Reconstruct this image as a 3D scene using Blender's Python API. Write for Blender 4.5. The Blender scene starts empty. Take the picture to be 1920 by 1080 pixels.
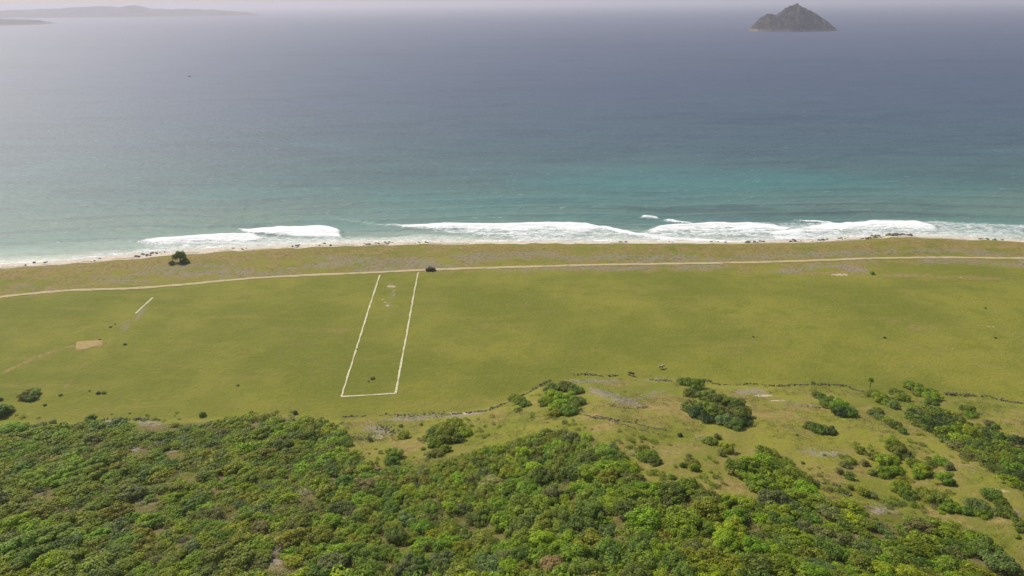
import bpy, bmesh, math, random
import numpy as np
from mathutils import Vector, Matrix

# ------------------------------------------------------------------ camera, sky, sun
R = math.radians
CAM_H = 123.0
F = 1321.0                      # focal length in photograph pixels (1920 wide)
PITCH = R(22.05); ROLL = R(0.42)
SUN_AZ = R(-46); SUN_EL = R(44)
HAZE_DENSITY = 1.2e-4

scene = bpy.context.scene
C = scene.collection
fw = np.array([0, math.cos(PITCH), -math.sin(PITCH)])
r0 = np.array([1.0, 0, 0]); u0 = np.array([0, math.sin(PITCH), math.cos(PITCH)])
rt = r0*math.cos(ROLL) - u0*math.sin(ROLL)
up = u0*math.cos(ROLL) + r0*math.sin(ROLL)
cd = bpy.data.cameras.new('camera'); cam = bpy.data.objects.new('camera', cd); C.objects.link(cam)
cd.sensor_width = 36; cd.lens = 36*F/1920; cd.clip_start = 0.5; cd.clip_end = 120000
cam.matrix_world = Matrix(((rt[0], up[0], -fw[0], 0), (rt[1], up[1], -fw[1], 0), (rt[2], up[2], -fw[2], CAM_H), (0, 0, 0, 1)))
scene.camera = cam
w = bpy.data.worlds.new('World'); scene.world = w; w.use_nodes = True
wn = w.node_tree.nodes; wl = w.node_tree.links
sky = wn.new('ShaderNodeTexSky'); sky.sky_type = 'NISHITA'; sky.sun_disc = False
sky.sun_elevation = SUN_EL; sky.sun_rotation = SUN_AZ; sky.dust_density = 1.6; sky.air_density = 1.0; sky.altitude = 10
wl.new(sky.outputs[0], wn['Background'].inputs[0]); wn['Background'].inputs[1].default_value = 0.085
sl = bpy.data.lights.new('sun', 'SUN'); sl.energy = 4.1; sl.angle = R(1.0); sl.color = (1, 0.925, 0.82)
so = bpy.data.objects.new('sun', sl); C.objects.link(so)
SD = Vector((math.sin(SUN_AZ)*math.cos(SUN_EL), math.cos(SUN_AZ)*math.cos(SUN_EL), math.sin(SUN_EL)))
so.rotation_euler = SD.to_track_quat('Z', 'Y').to_euler(); so.location = (-100, 60, 180)
scene.view_settings.view_transform = 'Standard'; scene.view_settings.look = 'None'
scene.view_settings.exposure = 0.22; scene.view_settings.gamma = 1
scene.render.engine = 'CYCLES'
scene.cycles.use_denoising = True
scene.cycles.max_bounces = 5; scene.cycles.transparent_max_bounces = 8; scene.cycles.volume_bounces = 1

rng = np.random.default_rng(7)
random.seed(7)

# ------------------------------------------------------------------ numeric helpers
def _h(ix, iy, seed):
    n = (ix.astype(np.int64)*374761393 + iy.astype(np.int64)*668265263 + seed*974634777) & 0xffffffff
    n = ((n ^ (n >> 13))*1274126177) & 0xffffffff
    return ((n ^ (n >> 16)) & 0xffff)/65535.0
def vnoise(x, y, seed=0):
    x = np.asarray(x, float); y = np.asarray(y, float)
    ix = np.floor(x); iy = np.floor(y); fx = x-ix; fy = y-iy
    fx = fx*fx*(3-2*fx); fy = fy*fy*(3-2*fy)
    a = _h(ix, iy, seed); b = _h(ix+1, iy, seed); c = _h(ix, iy+1, seed); d = _h(ix+1, iy+1, seed)
    return (a*(1-fx)+b*fx)*(1-fy) + (c*(1-fx)+d*fx)*fy
def fbm(x, y, seed=0, o=4):
    s = 0; a = 0.5; t = 0
    for k in range(o):
        s = s + a*vnoise(np.asarray(x)*2**k, np.asarray(y)*2**k, seed+k*17); t += a; a *= 0.5
    return s/t
def sstep(a, b, x):
    t = np.clip((x-a)/(b-a), 0, 1); return t*t*(3-2*t)
def ray(px, py):
    px = np.asarray(px, float); py = np.asarray(py, float)
    a = (px-960)/F; b = -(py-540)/F
    d = fw[None]*1.0 + a.reshape(-1, 1)*rt[None] + b.reshape(-1, 1)*up[None]
    return d
def flat_at(pts, z):
    p = np.array(pts, float); d = ray(p[:, 0], p[:, 1]); t = (z-CAM_H)/d[:, 2]
    return np.stack([d[:, 0]*t, d[:, 1]*t], 1)
def project(x, y, z):
    v = np.stack([np.asarray(x, float), np.asarray(y, float), np.asarray(z, float)-CAM_H], -1)
    dd = v@fw; dd = np.where(dd < 1, 1, dd)
    return 960+F*(v@rt)/dd, 540-F*(v@up)/dd, np.linalg.norm(v, axis=-1)

EDGE = flat_at([(-200,800),(0,792),(200,786),(430,778),(640,780),(780,777),(870,772),(950,754),(1010,724),(1100,704),(1280,712),(1440,722),(1560,722),(1640,731),(1770,742),(1920,756),(2100,780)], 3.0)
GRASS = flat_at([(a, b-(1.6 if a < 560 else 2.3)) for a, b in [(-260,524),(-100,512),(0,505),(100,499),(200,491),(300,483),(400,475),(480,471),(560,468),(640,464),(760,461),(960,459.5),(1200,459.5),(1360,460),(1440,458),(1560,455),(1640,450),(1700,447),(1760,450),(1920,456),(2100,462),(2300,468)]], 1.5)
WATER = flat_at([(-260,513),(-100,502),(0,496),(100,490),(200,481),(300,472),(400,465),(480,463),(560,459),(640,455.5),(760,453.5),(960,453),(1200,453),(1360,453.5),(1440,452),(1560,448),(1620,443.5),(1680,440),(1760,443.5),(1920,451),(2100,457),(2300,463)], 0.0)
def li(P, x): return np.interp(x, P[:, 0], P[:, 1])
def edge_y(x): return li(EDGE, x) + 2.0*(vnoise(np.asarray(x)/14., 0*np.asarray(x), 5)-.5)
def grass_y(x): return li(GRASS, x) + 2.4*(vnoise(np.asarray(x)/6., 0*np.asarray(x), 8)-.5)
def water_y(x): return li(WATER, x)
def Z(x, y):
    x = np.asarray(x, float); y = np.asarray(y, float)
    e = edge_y(x); g = grass_y(x); wy = water_y(x)
    plain = 1.5 + 1.5*sstep(0, 70, g-y)
    plain = plain + 0.25*(fbm(x/25, y/25, 3, 2)-.5) + 0.5*sstep(0, 6, g-y)*sstep(26, 6, g-y)*(fbm(x/9, y/5, 31, 3))
    d = e-y
    dd = np.clip(d-3, 0, None)
    hill = 1.1*sstep(0, 5, d) + 44*(1-np.exp(-dd*0.30/44))*1.12
    hill = hill + sstep(5, 30, d)*(3.2*(fbm(x/42, y/42, 11, 3)-.5) + 0.9*(fbm(x/9, y/9, 14, 2)-.5))
    z = plain + hill
    t = (y-g)/np.maximum(wy-g, 3)
    beach = 1.5*(1-np.clip(t, 0, 3.5))
    beach = np.where(t > 1, -0.6*(t-1)*1.5-0.02, beach)
    return np.where(t > 0, np.minimum(beach, z), z)
def G(pts):
    """points of the ground seen at photograph pixels, as N x 3"""
    p = np.array(pts, float).reshape(-1, 2); d = ray(p[:, 0], p[:, 1])
    n = len(p); lo = np.full(n, 60.0); hi = np.full(n, np.nan); t = 60.0
    found = np.zeros(n, bool)
    while t < 1500:
        t2 = t*1.03+1.0
        below = (CAM_H+d[:, 2]*t2) < np.maximum(Z(d[:, 0]*t2, d[:, 1]*t2), -0.3)
        new = below & ~found
        lo[new] = t; hi[new] = t2; found |= new
        t = t2
        if found.all(): break
    hi = np.where(found, hi, 1500.)
    for _ in range(14):
        m = (lo+hi)/2
        b = (CAM_H+d[:, 2]*m) < np.maximum(Z(d[:, 0]*m, d[:, 1]*m), -0.3)
        hi = np.where(b, m, hi); lo = np.where(b, lo, m)
    x = d[:, 0]*hi; y = d[:, 1]*hi
    return np.stack([x, y, Z(x, y)], 1)
def in_poly(x, y, P):
    ins = np.zeros(np.shape(x), bool); n = len(P); j = n-1
    for i in range(n):
        xi, yi = P[i][0], P[i][1]; xj, yj = P[j][0], P[j][1]
        if yi != yj:
            c = ((yi > y) != (yj > y)) & (x < (xj-xi)*(y-yi)/(yj-yi)+xi); ins ^= c
        j = i
    return ins
def line_dist(x, y, P, closed=False):
    dm = np.full(np.shape(x), 1e9); n = len(P)
    for i in range(n if closed else n-1):
        a = P[i]; b = P[(i+1) % n]; ex, ey = b[0]-a[0], b[1]-a[1]; L = ex*ex+ey*ey+1e-9
        t = np.clip(((x-a[0])*ex+(y-a[1])*ey)/L, 0, 1)
        dm = np.minimum(dm, np.hypot(x-a[0]-t*ex, y-a[1]-t*ey))
    return dm
def soft_poly(x, y, P, s):
    """1 inside, fading to 0 over s metres across the border"""
    P = np.asarray(P); out = np.zeros(np.shape(x))
    m = (x > P[:, 0].min()-s) & (x < P[:, 0].max()+s) & (y > P[:, 1].min()-s) & (y < P[:, 1].max()+s)
    if not m.any(): return out
    xx = x[m]; yy = y[m]; d = line_dist(xx, yy, P, True); ins = in_poly(xx, yy, P)
    out[m] = sstep(-s, s, np.where(ins, d, -d)); return out
def ell(cx, cy, rx, ry, rot=0, n=14):
    a = R(rot); o = []
    for k in range(n):
        t = 2*math.pi*k/n; x = rx*math.cos(t); y = ry*math.sin(t)
        o.append((cx+x*math.cos(a)-y*math.sin(a), cy+x*math.sin(a)+y*math.cos(a)))
    return o

# ------------------------------------------------------------------ object helpers
def tag(o, label=None, cat=None, group=None, kind=None):
    if label: o['label'] = label
    if cat: o['category'] = cat
    if group: o['group'] = group
    if kind: o['kind'] = kind
    return o
def np_mesh(name, V, Fc, mat=None, smooth=False):
    V = np.asarray(V, np.float32); Fc = np.asarray(Fc, np.int32); k = Fc.shape[1]
    me = bpy.data.meshes.new(name)
    me.vertices.add(len(V)); me.vertices.foreach_set('co', V.ravel())
    me.loops.add(Fc.size); me.loops.foreach_set('vertex_index', Fc.ravel())
    me.polygons.add(len(Fc)); me.polygons.foreach_set('loop_start', np.arange(0, Fc.size, k, dtype=np.int32))
    me.polygons.foreach_set('loop_total', np.full(len(Fc), k, np.int32))
    me.polygons.foreach_set('use_smooth', np.full(len(Fc), smooth, bool))
    me.update(calc_edges=True)
    if mat: me.materials.append(mat)
    return me
def attr_f(me, name, arr):
    a = me.attributes.new(name, 'FLOAT', 'POINT'); a.data.foreach_set('value', np.asarray(arr, np.float32).ravel())
def attr_c(me, name, arr, dom='POINT'):
    a = me.attributes.new(name, 'FLOAT_COLOR', dom); arr = np.asarray(arr, np.float32)
    if arr.shape[1] == 3: arr = np.concatenate([arr, np.ones((len(arr), 1), np.float32)], 1)
    a.data.foreach_set('color', arr.ravel())
def link(name, me, parent=None):
    o = bpy.data.objects.new(name, me); C.objects.link(o)
    if parent: o.parent = parent
    return o
def empty(name, loc, rz=0, sc=(1, 1, 1)):
    o = bpy.data.objects.new(name, None); C.objects.link(o); o.location = loc; o.rotation_euler = (0, 0, rz); o.scale = sc
    o.empty_display_size = 0.3
    return o
def grid_faces(nr, nc):
    i = np.arange(nr*nc).reshape(nr, nc)
    return np.stack([i[:-1, :-1].ravel(), i[:-1, 1:].ravel(), i[1:, 1:].ravel(), i[1:, :-1].ravel()], 1)

class NT:
    def __init__(s, name):
        s.m = bpy.data.materials.new(name); s.m.use_nodes = True; s.t = s.m.node_tree; s.n = s.t.nodes
        s.b = s.n['Principled BSDF']; s.l = s.t.links
    def node(s, typ, **k):
        n = s.n.new(typ)
        for a, v in k.items(): setattr(n, a, v)
        return n
    def put(s, sock, v):
        if hasattr(v, 'links') or hasattr(v, 'is_linked'): s.l.new(v, sock)
        else: sock.default_value = v
    def attr(s, name, out=2):
        n = s.node('ShaderNodeAttribute', attribute_name=name); return n.outputs[out]
    def pos(s, scale=(1, 1, 1), obj=False):
        if obj: p = s.node('ShaderNodeTexCoord').outputs['Object']
        else: p = s.node('ShaderNodeNewGeometry').outputs['Position']
        m = s.node('ShaderNodeVectorMath', operation='MULTIPLY'); s.l.new(p, m.inputs[0]); m.inputs[1].default_value = scale
        return m.outputs[0]
    def noise(s, vec, scale, detail=3, rough=0.5, dist=0.0, out=0):
        n = s.node('ShaderNodeTexNoise'); s.l.new(vec, n.inputs['Vector']); n.inputs['Scale'].default_value = scale
        n.inputs['Detail'].default_value = detail; n.inputs['Roughness'].default_value = rough; n.inputs['Distortion'].default_value = dist
        return n.outputs[out]
    def math(s, op, a, b=0.0, clamp=False):
        n = s.node('ShaderNodeMath', operation=op, use_clamp=clamp); s.put(n.inputs[0], a); s.put(n.inputs[1], b); return n.outputs[0]
    def mix(s, f, a, b, mode='MIX'):
        n = s.node('ShaderNodeMix', data_type='RGBA', blend_type=mode); s.put(n.inputs[0], f); s.put(n.inputs[6], a); s.put(n.inputs[7], b); return n.outputs[2]
    def ss(s, v, a, b, lo=0.0, hi=1.0):
        n = s.node('ShaderNodeMapRange', interpolation_type='SMOOTHSTEP'); s.put(n.inputs[0], v)
        n.inputs[1].default_value = a; n.inputs[2].default_value = b; n.inputs[3].default_value = lo; n.inputs[4].default_value = hi; return n.outputs[0]
    def ramp(s, v, stops):
        n = s.node('ShaderNodeValToRGB'); s.put(n.inputs[0], v); e = n.color_ramp.elements
        while len(e) < len(stops): e.new(0.5)
        for q, (p, c) in zip(e, stops): q.position = p; q.color = (*c, 1)
        return n.outputs[0]
    def bump(s, h, strength=0.5, dist=1.0):
        n = s.node('ShaderNodeBump'); n.inputs['Strength'].default_value = strength; n.inputs['Distance'].default_value = dist
        s.put(n.inputs['Height'], h); s.l.new(n.outputs[0], s.b.inputs['Normal']); return n
def c4(r, g, b): return (r, g, b, 1)
def simple(name, col, rough=0.6, metal=0, var=0.15, scale=2.0):
    t = NT(name); v = t.noise(t.pos(obj=True), scale, 4)
    f = t.math('MULTIPLY_ADD', v, 2*var); t.n[-1].inputs[2].default_value = 1-var
    m = t.node('ShaderNodeMixRGB', blend_type='MULTIPLY'); m.inputs[0].default_value = 1; m.inputs[1].default_value = c4(*col); t.l.new(f, m.inputs[2])
    t.l.new(m.outputs[0], t.b.inputs['Base Color']); t.b.inputs['Roughness'].default_value = rough; t.b.inputs['Metallic'].default_value = metal
    return t.m

# ------------------------------------------------------------------ materials of the setting
def ground_material():
    t = NT('ground'); P = t.pos()
    A = t.node('ShaderNodeSeparateColor'); t.l.new(t.attr('mask_a', 0), A.inputs[0])
    B = t.node('ShaderNodeSeparateColor'); t.l.new(t.attr('mask_b', 0), B.inputs[0])
    nb = t.noise(P, 0.02, 4, .55); nm = t.noise(P, 0.11, 5, .6); nf = t.noise(P, 0.7, 5, .65); nx = t.noise(P, 2.6, 4, .7)
    Ps = t.pos((0.035, 0.16, 0.1)); nst = t.noise(Ps, 1.0, 5, .62)
    g = t.mix(t.ss(nb, .38, .64), c4(.152, .168, .019), c4(.225, .218, .030))
    g = t.mix(t.math('MULTIPLY', t.ss(nm, .42, .72), .55), g, c4(.130, .150, .011))
    g = t.mix(t.math('MULTIPLY', t.ss(nst, .5, .75), .55), g, c4(.245, .212, .047))
    g = t.mix(t.math('MULTIPLY', t.ss(nf, .5, .8), .35), g, c4(.10, .10, .02))
    g = t.mix(t.math('MULTIPLY', t.ss(nx, .45, .8), .30), g, c4(.28, .245, .075))
    nt = t.noise(t.pos((.05, .09, .1)), 1, 7, .72, 1.2); g = t.mix(t.math('MULTIPLY', t.ss(nt, .56, .66), .45), g, c4(.205, .165, .055))
    sp = t.noise(P, .33, 6, .8, .6); g = t.mix(t.math('MULTIPLY', t.ss(sp, .64, .72), .6), g, c4(.075, .09, .018))
    nz_ = t.noise(t.pos((.30, .75, .1)), 1, 6, .75); g = t.mix(t.math('MULTIPLY', t.ss(nz_, .52, .70), .38), g, c4(.105, .125, .012)); g = t.mix(t.math('MULTIPLY', t.ss(nz_, .48, .32), .35), g, c4(.27, .25, .04))
    def blend(g, mask, noise, col, k=0.9, lo=.42, hi=.62):
        v = t.math('ADD', mask, t.math('MULTIPLY', t.math('SUBTRACT', noise, .5), k))
        return t.mix(t.ss(v, lo, hi), g, col)
    dry = t.mix(t.ss(nf, .35, .65), c4(.20, .150, .044), c4(.30, .235, .080))
    g = blend(g, A.outputs[1], nm, dry, 1.6, .40, .85)
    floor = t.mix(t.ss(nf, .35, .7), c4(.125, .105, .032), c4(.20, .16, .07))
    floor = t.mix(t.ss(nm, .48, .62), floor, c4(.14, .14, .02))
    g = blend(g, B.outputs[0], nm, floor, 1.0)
    rub = t.mix(t.ss(nx, .38, .62), c4(.15, .122, .088), c4(.35, .30, .23))
    g = blend(g, A.outputs[0], nf, rub, 2.1, .42, .80)
    pale = t.mix(t.ss(nx, .3, .7), c4(.40, .32, .19), c4(.55, .48, .33))
    g = blend(g, A.outputs[2], nf, pale, 1.1, .45, .7)
    ochre = t.mix(t.ss(nx, .3, .7), c4(.33, .21, .06), c4(.46, .32, .10))
    g = blend(g, B.outputs[2], nf, ochre, 1.0)
    sand = t.mix(t.ss(nf, .35, .7), c4(.50, .41, .33), c4(.72, .63, .54))
    g = blend(g, B.outputs[1], nf, sand, .8, .42, .58)
    t.l.new(g, t.b.inputs['Base Color']); t.b.inputs['Roughness'].default_value = .95; t.b.inputs['Specular IOR Level'].default_value = .15
    h = t.math('ADD', t.math('MULTIPLY', nf, .6), t.math('MULTIPLY', nx, .25))
    t.bump(h, .8, .9)
    return t.m
def sea_material():
    t = NT('sea'); P = t.pos()
    s = t.attr('shore'); foam = t.attr('foam'); semi = t.attr('semi')
    lg = t.math('DIVIDE', t.math('LOGARITHM', t.math('MAXIMUM', s, 1.0), 10.0), 5.0)     # 10 m = .2, 100 m = .4, 1 km = .6
    w1 = t.noise(t.pos((.004, .014, 1)), 1, 4, .6); w2 = t.noise(t.pos((.0011, .0035, 1)), 1, 5, .6)
    lg2 = t.math('ADD', lg, t.math('MULTIPLY', t.math('SUBTRACT', w1, .5), .10))
    col = t.ramp(lg2, [(0.0, (.52, .50, .36)), (.14, (.42, .47, .36)), (.24, (.25, .34, .28)), (.31, (.12, .215, .18)), (.37, (.115, .185, .160)), (.43, (.066, .135, .138)),
                       (.50, (.060, .104, .138)), (.58, (.060, .090, .150)), (.70, (.064, .086, .154)), (.9, (.060, .080, .146))])
    col = t.mix(t.math('MULTIPLY', t.ss(w2, .5, .75), .5), col, c4(.024, .048, .085))
    w4 = t.noise(t.pos((.010, .034, 1)), 1, 7, .68, .8); w5 = t.noise(t.pos((.03, .12, 1)), 1, 6, .7, .5)
    col = t.mix(t.math('MULTIPLY', t.ss(w4, .42, .72), .42), col, c4(.02, .045, .07)); col = t.mix(t.math('MULTIPLY', t.ss(w5, .52, .75), .25), col, c4(.12, .17, .20))
    near = t.ss(s, 500, 120)
    tq = t.math('MULTIPLY', t.math('MULTIPLY', t.ss(w1, .5, .7), near), .35)
    col = t.mix(tq, col, c4(.09, .24, .21))
    col = t.mix(t.attr('shoal'), col, c4(.055, .265, .255)); col = t.mix(t.attr('weed'), col, c4(.035, .075, .075))
    w3 = t.noise(t.pos((.05, .35, 1)), 1, 4, .6)
    col = t.mix(t.math('MULTIPLY', t.ss(w3, .5, .8), .22), col, c4(.01, .03, .04))
    fn = t.noise(t.pos((.22, .55, 1)), 1, 6, .72, .6); fn2 = t.noise(t.pos((.9, 1.6, 1)), 1, 5, .7, .4)
    fmix = t.math('ADD', t.math('MULTIPLY', fn, .6), t.math('MULTIPLY', fn2, .4))
    fh = t.math('SUBTRACT', fmix, .5)
    fs = t.noise(t.pos((.07, .75, 1)), 1, 5, .7, .8); lace = t.math('MULTIPLY', t.math('SUBTRACT', fs, .5), 2.2)
    f1 = t.ss(t.math('ADD', t.math('ADD', foam, lace), t.math('MULTIPLY', fh, 3.4)), .34, 1.0)
    f2 = t.math('MULTIPLY', t.ss(t.math('ADD', semi, t.math('MULTIPLY', fh, 3.4)), .28, 1.05), .85)
    ff = t.math('MAXIMUM', f1, f2)
    wc = t.noise(t.pos((.010, .045, 1)), 1, 6, .75)                       # a few far whitecaps
    cap = t.math('MULTIPLY', t.ss(wc, .735, .77), .35)
    ff = t.math('MAXIMUM', ff, cap)
    col = t.mix(ff, col, c4(.86, .87, .86))
    t.l.new(col, t.b.inputs['Base Color'])
    t.l.new(t.ss(ff, 0, 1, .60, .9), t.b.inputs['Roughness']); t.b.inputs['IOR'].default_value = 1.33
    b1 = t.noise(t.pos((.10, .22, .2)), 1, 6, .62, .3)
    b2 = t.noise(t.pos((.8, 1.3, 1)), 1, 3, .6)
    t.bump(t.math('ADD', t.math('MULTIPLY', b1, 2.2), t.math('ADD', t.math('MULTIPLY', b2, .18), t.math('MULTIPLY', fmix, .25))), .55, 1.0)
    return t.m

# ------------------------------------------------------------------ the ground: one sheet
def build_ground():
    xs = np.concatenate([np.linspace(-2600, -345, 24)[:-1], np.arange(-345, 345.1, 1.1), np.linspace(345, 2600, 24)[1:]])
    # rows follow the shoreline: v = distance inland of the water's edge
    vs = np.concatenate([np.linspace(-26, -2, 7), np.arange(-1.5, 40, .8), np.arange(40.4, 330, 1.15), np.linspace(331, 1400, 24)])
    Xg, Vg = np.meshgrid(xs, vs); Yg = water_y(Xg)-Vg
    Xf, Yf = Xg.ravel(), Yg.ravel(); Zf = Z(Xf, Yf)
    me = np_mesh('ground', np.stack([Xf, Yf, Zf], 1), grid_faces(len(vs), len(xs))[:, ::-1], ground_material(), True)
    n = len(Xf); rub = np.zeros(n); brn = np.zeros(n); pale = np.zeros(n); wood = np.zeros(n); sand = np.zeros(n); och = np.zeros(n)
    inland = grass_y(Xf)-Yf
    brn = np.maximum(brn, .85*sstep(-2, 3, inland)*sstep(34, 12, inland)*(.55+.6*fbm(Xf/40, Yf/40, 77, 2)))
    brn = np.maximum(brn, .60*sstep(10, 16, inland)*sstep(54, 44, inland))
    rub = np.maximum(rub, .60*sstep(3.5, .5, np.abs(inland-.5))*sstep(.42, .6, fbm(Xf/11, Yf/30, 17, 3)))
    rub = np.maximum(rub, .60*sstep(9, 18, inland)*sstep(56, 40, inland)*sstep(.38, .58, fbm(Xf/22, Yf/9, 27, 3))*sstep(-330, -150, Xf))
    wrack = sstep(1.6, .4, np.abs(inland+3.2+1.5*(vnoise(Xf/13, 0*Xf, 37)-.5)))*sstep(.40, .55, fbm(Xf/7, 0*Xf, 38, 3))
    sand = sstep(.2, -1.6, inland)*(1-.8*wrack); rub = np.maximum(rub, .85*wrack)
    d = edge_y(Xf)-Yf
    brn = np.maximum(brn, .55*sstep(-9, 6, d)*(.5+fbm(Xf/18, Yf/18, 91, 3)*.8))
    def add(arr, polys, s, v=1.0):
        for p in polys:
            P = G(p)[:, :2]; m = soft_poly(Xf, Yf, P, s)*v; np.maximum(arr, m, out=arr)
    # grey stony ground between the dirt road and the beach
    add(rub, [ell(380, 512, 80, 7, -6), ell(420, 498, 40, 5, -5), ell(620, 496, 60, 9, -3), ell(700, 489, 60, 8), ell(560, 503, 60, 5, -5), ell(770, 489, 60, 9), ell(900, 481, 70, 10),
              ell(1000, 478, 60, 10), ell(1080, 485, 40, 7), ell(1150, 482, 60, 9), ell(1260, 483, 60, 9), ell(1330, 487, 80, 6), ell(1420, 481, 60, 7), ell(1510, 478, 60, 9), ell(1600, 474, 60, 9), ell(1670, 471, 22, 8),
              ell(1760, 470, 80, 6), ell(1880, 476, 50, 5), ell(40, 540, 40, 6), ell(240, 528, 60, 5)], 5, .62)
    add(rub, [[(1540, 490), (1600, 497), (1634, 505), (1632, 515), (1590, 510), (1550, 500)], ell(1278, 503, 8, 6), ell(1480, 508, 30, 6), ell(1190, 503, 30, 4), ell(265, 585, 7, 26, 38), ell(235, 612, 9, 14, 38),
              ell(733, 537, 12, 5), ell(737, 553, 7, 8), ell(728, 570, 14, 4), ell(1870, 582, 12, 3)], 2.5, .70)
    add(rub, [ell(708, 807, 34, 12, 8), ell(780, 782, 70, 7, -4), ell(870, 778, 50, 5, -8), [(1090, 722), (1150, 735), (1215, 757), (1210, 766), (1160, 760), (1100, 740)], ell(1215, 742, 40, 6, -16),
              ell(1405, 735, 40, 7), ell(1655, 785, 30, 12, 35), ell(1195, 852, 25, 6), ell(1310, 820, 25, 5, 10), ell(1110, 715, 60, 5), ell(1240, 712, 40, 4), ell(1545, 850, 50, 8, 6)], 4, .78)
    add(rub, [ell(240, 835, 26, 6, -40), ell(255, 838, 20, 8), ell(275, 850, 10, 6), ell(175, 828, 26, 4, -35), ell(320, 840, 22, 9), ell(130, 938, 28, 7, -8), ell(268, 935, 26, 10), ell(180, 895, 18, 6), ell(210, 905, 12, 5),
              ell(60, 965, 24, 9), ell(165, 985, 16, 8), ell(270, 898, 16, 6), ell(570, 915, 22, 12), ell(545, 985, 34, 8, -6), ell(515, 1040, 18, 34, 10), ell(700, 945, 8, 5), ell(715, 990, 9, 14), ell(712, 1040, 24, 8),
              ell(1055, 895, 16, 14), ell(1340, 990, 22, 10), ell(1300, 1060, 20, 8), ell(430, 828, 12, 5), ell(215, 792, 34, 7), ell(80, 838, 14, 5), ell(600, 1068, 22, 8), ell(1405, 975, 14, 6), ell(1900, 965, 25, 8)], 3.5, .9)
    add(rub, BARE, 3, .8)
    add(rub, [ell(1585, 840, 40, 4), ell(1730, 905, 22, 5, 20), ell(1810, 870, 18, 10, 40), ell(1870, 925, 30, 8, 35), ell(1500, 760, 40, 5), ell(1480, 752, 30, 4), ell(1230, 850, 20, 5)], 4, .62)
    add(brn, [ell(690, 790, 60, 14), ell(760, 830, 60, 26), ell(900, 800, 60, 24), ell(1250, 770, 140, 40), ell(1250, 860, 90, 40, 12), ell(1480, 780, 80, 46), ell(1560, 880, 130, 50), ell(1780, 900, 80, 70, 40), ell(1850, 770, 60, 12, 12)], 14, .72)
    add(brn, [ell(1000, 700, 50, 8), ell(620, 620, 120, 14), ell(1550, 700, 180, 12), ell(1750, 610, 140, 22), ell(1700, 690, 170, 12), ell(850, 515, 150, 5), ell(80, 570, 100, 7), ell(240, 775, 240, 6)], 10, .45)
    add(pale, [ell(708, 818, 16, 5, 10), ell(1430, 742, 22, 3), ell(1455, 751, 18, 1.8), ell(734, 537, 10, 2.6), ell(731, 532, 4, 1.4), ell(718, 562, 6, 2.2), ell(722, 567, 6, 2.2), ell(728, 573, 8, 2), ell(741, 545, 6, 1.8), ell(738, 553, 4, 1.4), ell(343, 559, 4, 1.5), ell(985, 569, 4, 1.5),
               ell(1575, 515, 20, 2.4), ell(1806, 864, 6, 3), ell(1880, 920, 16, 4), ell(606, 642, 3, 1.6), ell(1855, 612, 14, 1.6), ell(1340, 990, 12, 4), ell(860, 775, 30, 2.5)], 1.6, .8)
    trk = [(8, 698), (30, 687), (60, 674), (90, 662), (120, 652), (142, 648)]
    dl = line_dist(Xf, Yf, G(trk)[:, :2]); brn = np.maximum(brn, sstep(1.9, .5, dl)*.9)
    for q, v in [([(1180, 706), (1230, 690), (1330, 650), (1500, 600), (1620, 540), (1700, 505)], .26), ([(830, 512), (870, 560), (900, 640), (940, 720), (960, 745)], .24), ([(430, 545), (380, 610), (330, 690), (300, 770)], .2), ([(286, 560), (260, 592), (232, 620), (190, 660), (150, 690), (120, 730)], .36), ([(180, 764), (240, 764), (280, 762), (315, 760)], .5), ([(520, 545), (560, 533)], .42), ([(560, 573), (590, 572)], .4), ([(1380, 528), (1560, 520), (1700, 520), (1840, 522)], .34), ([(860, 660), (620, 640), (400, 668)], .25)]:
        dl = line_dist(Xf, Yf, G(q)[:, :2]); brn = np.maximum(brn, sstep(1.8, .3, dl)*(v*.9+.15))
    add(brn, [ell(1700, 516, 60, 4, 1), ell(1790, 519, 50, 4), ell(1560, 513, 90, 4), ell(1840, 522, 40, 3)], 4, .95); add(pale, [ell(1700, 519, 26, 2.4), ell(1795, 521, 26, 2.4)], 3, .55)
    add(och, [ell(15, 787, 30, 7), ell(1840, 1065, 20, 10), ell(1880, 1010, 30, 16), ell(1700, 960, 26, 8), ell(1660, 915, 20, 8), ell(1415, 740, 20, 5), ell(1880, 582, 10, 3)], 5, .45)
    px, py, _ = project(Xf, Yf, Zf)
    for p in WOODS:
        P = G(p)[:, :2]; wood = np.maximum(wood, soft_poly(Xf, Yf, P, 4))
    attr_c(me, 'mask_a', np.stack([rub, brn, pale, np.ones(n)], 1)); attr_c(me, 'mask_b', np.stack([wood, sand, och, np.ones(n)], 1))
    return tag(link('ground', me), kind='structure')

# dense thicket outlines, in photograph pixels, laid onto the ground
WOODS = [
    [(-160, 800), (0, 796), (60, 802), (120, 796), (190, 796), (250, 792), (300, 795), (380, 792), (430, 784), (480, 781), (560, 784), (610, 796), (640, 808), (652, 830), (668, 858), (700, 872), (735, 878), (775, 890), (800, 880),
     (850, 862), (900, 842), (950, 830), (1000, 812), (1050, 806), (1110, 822), (1150, 842), (1180, 866), (1190, 890), (1230, 905), (1300, 915), (1350, 930), (1400, 945), (1430, 930), (1500, 915), (1540, 925), (1580, 935), (1640, 950),
     (1690, 965), (1740, 975), (1800, 985), (1840, 1000), (1870, 1030), (1900, 1075), (1960, 1180), (960, 1240), (-200, 1260)],
    [(1375, 880), (1400, 858), (1440, 850), (1475, 856), (1485, 875), (1500, 900), (1470, 925), (1420, 915)],
    [(1705, 765), (1750, 762), (1790, 775), (1820, 800), (1860, 808), (1960, 845), (1960, 950), (1905, 910), (1870, 880), (1830, 862), (1790, 838), (1760, 815), (1720, 790)],
]
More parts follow.
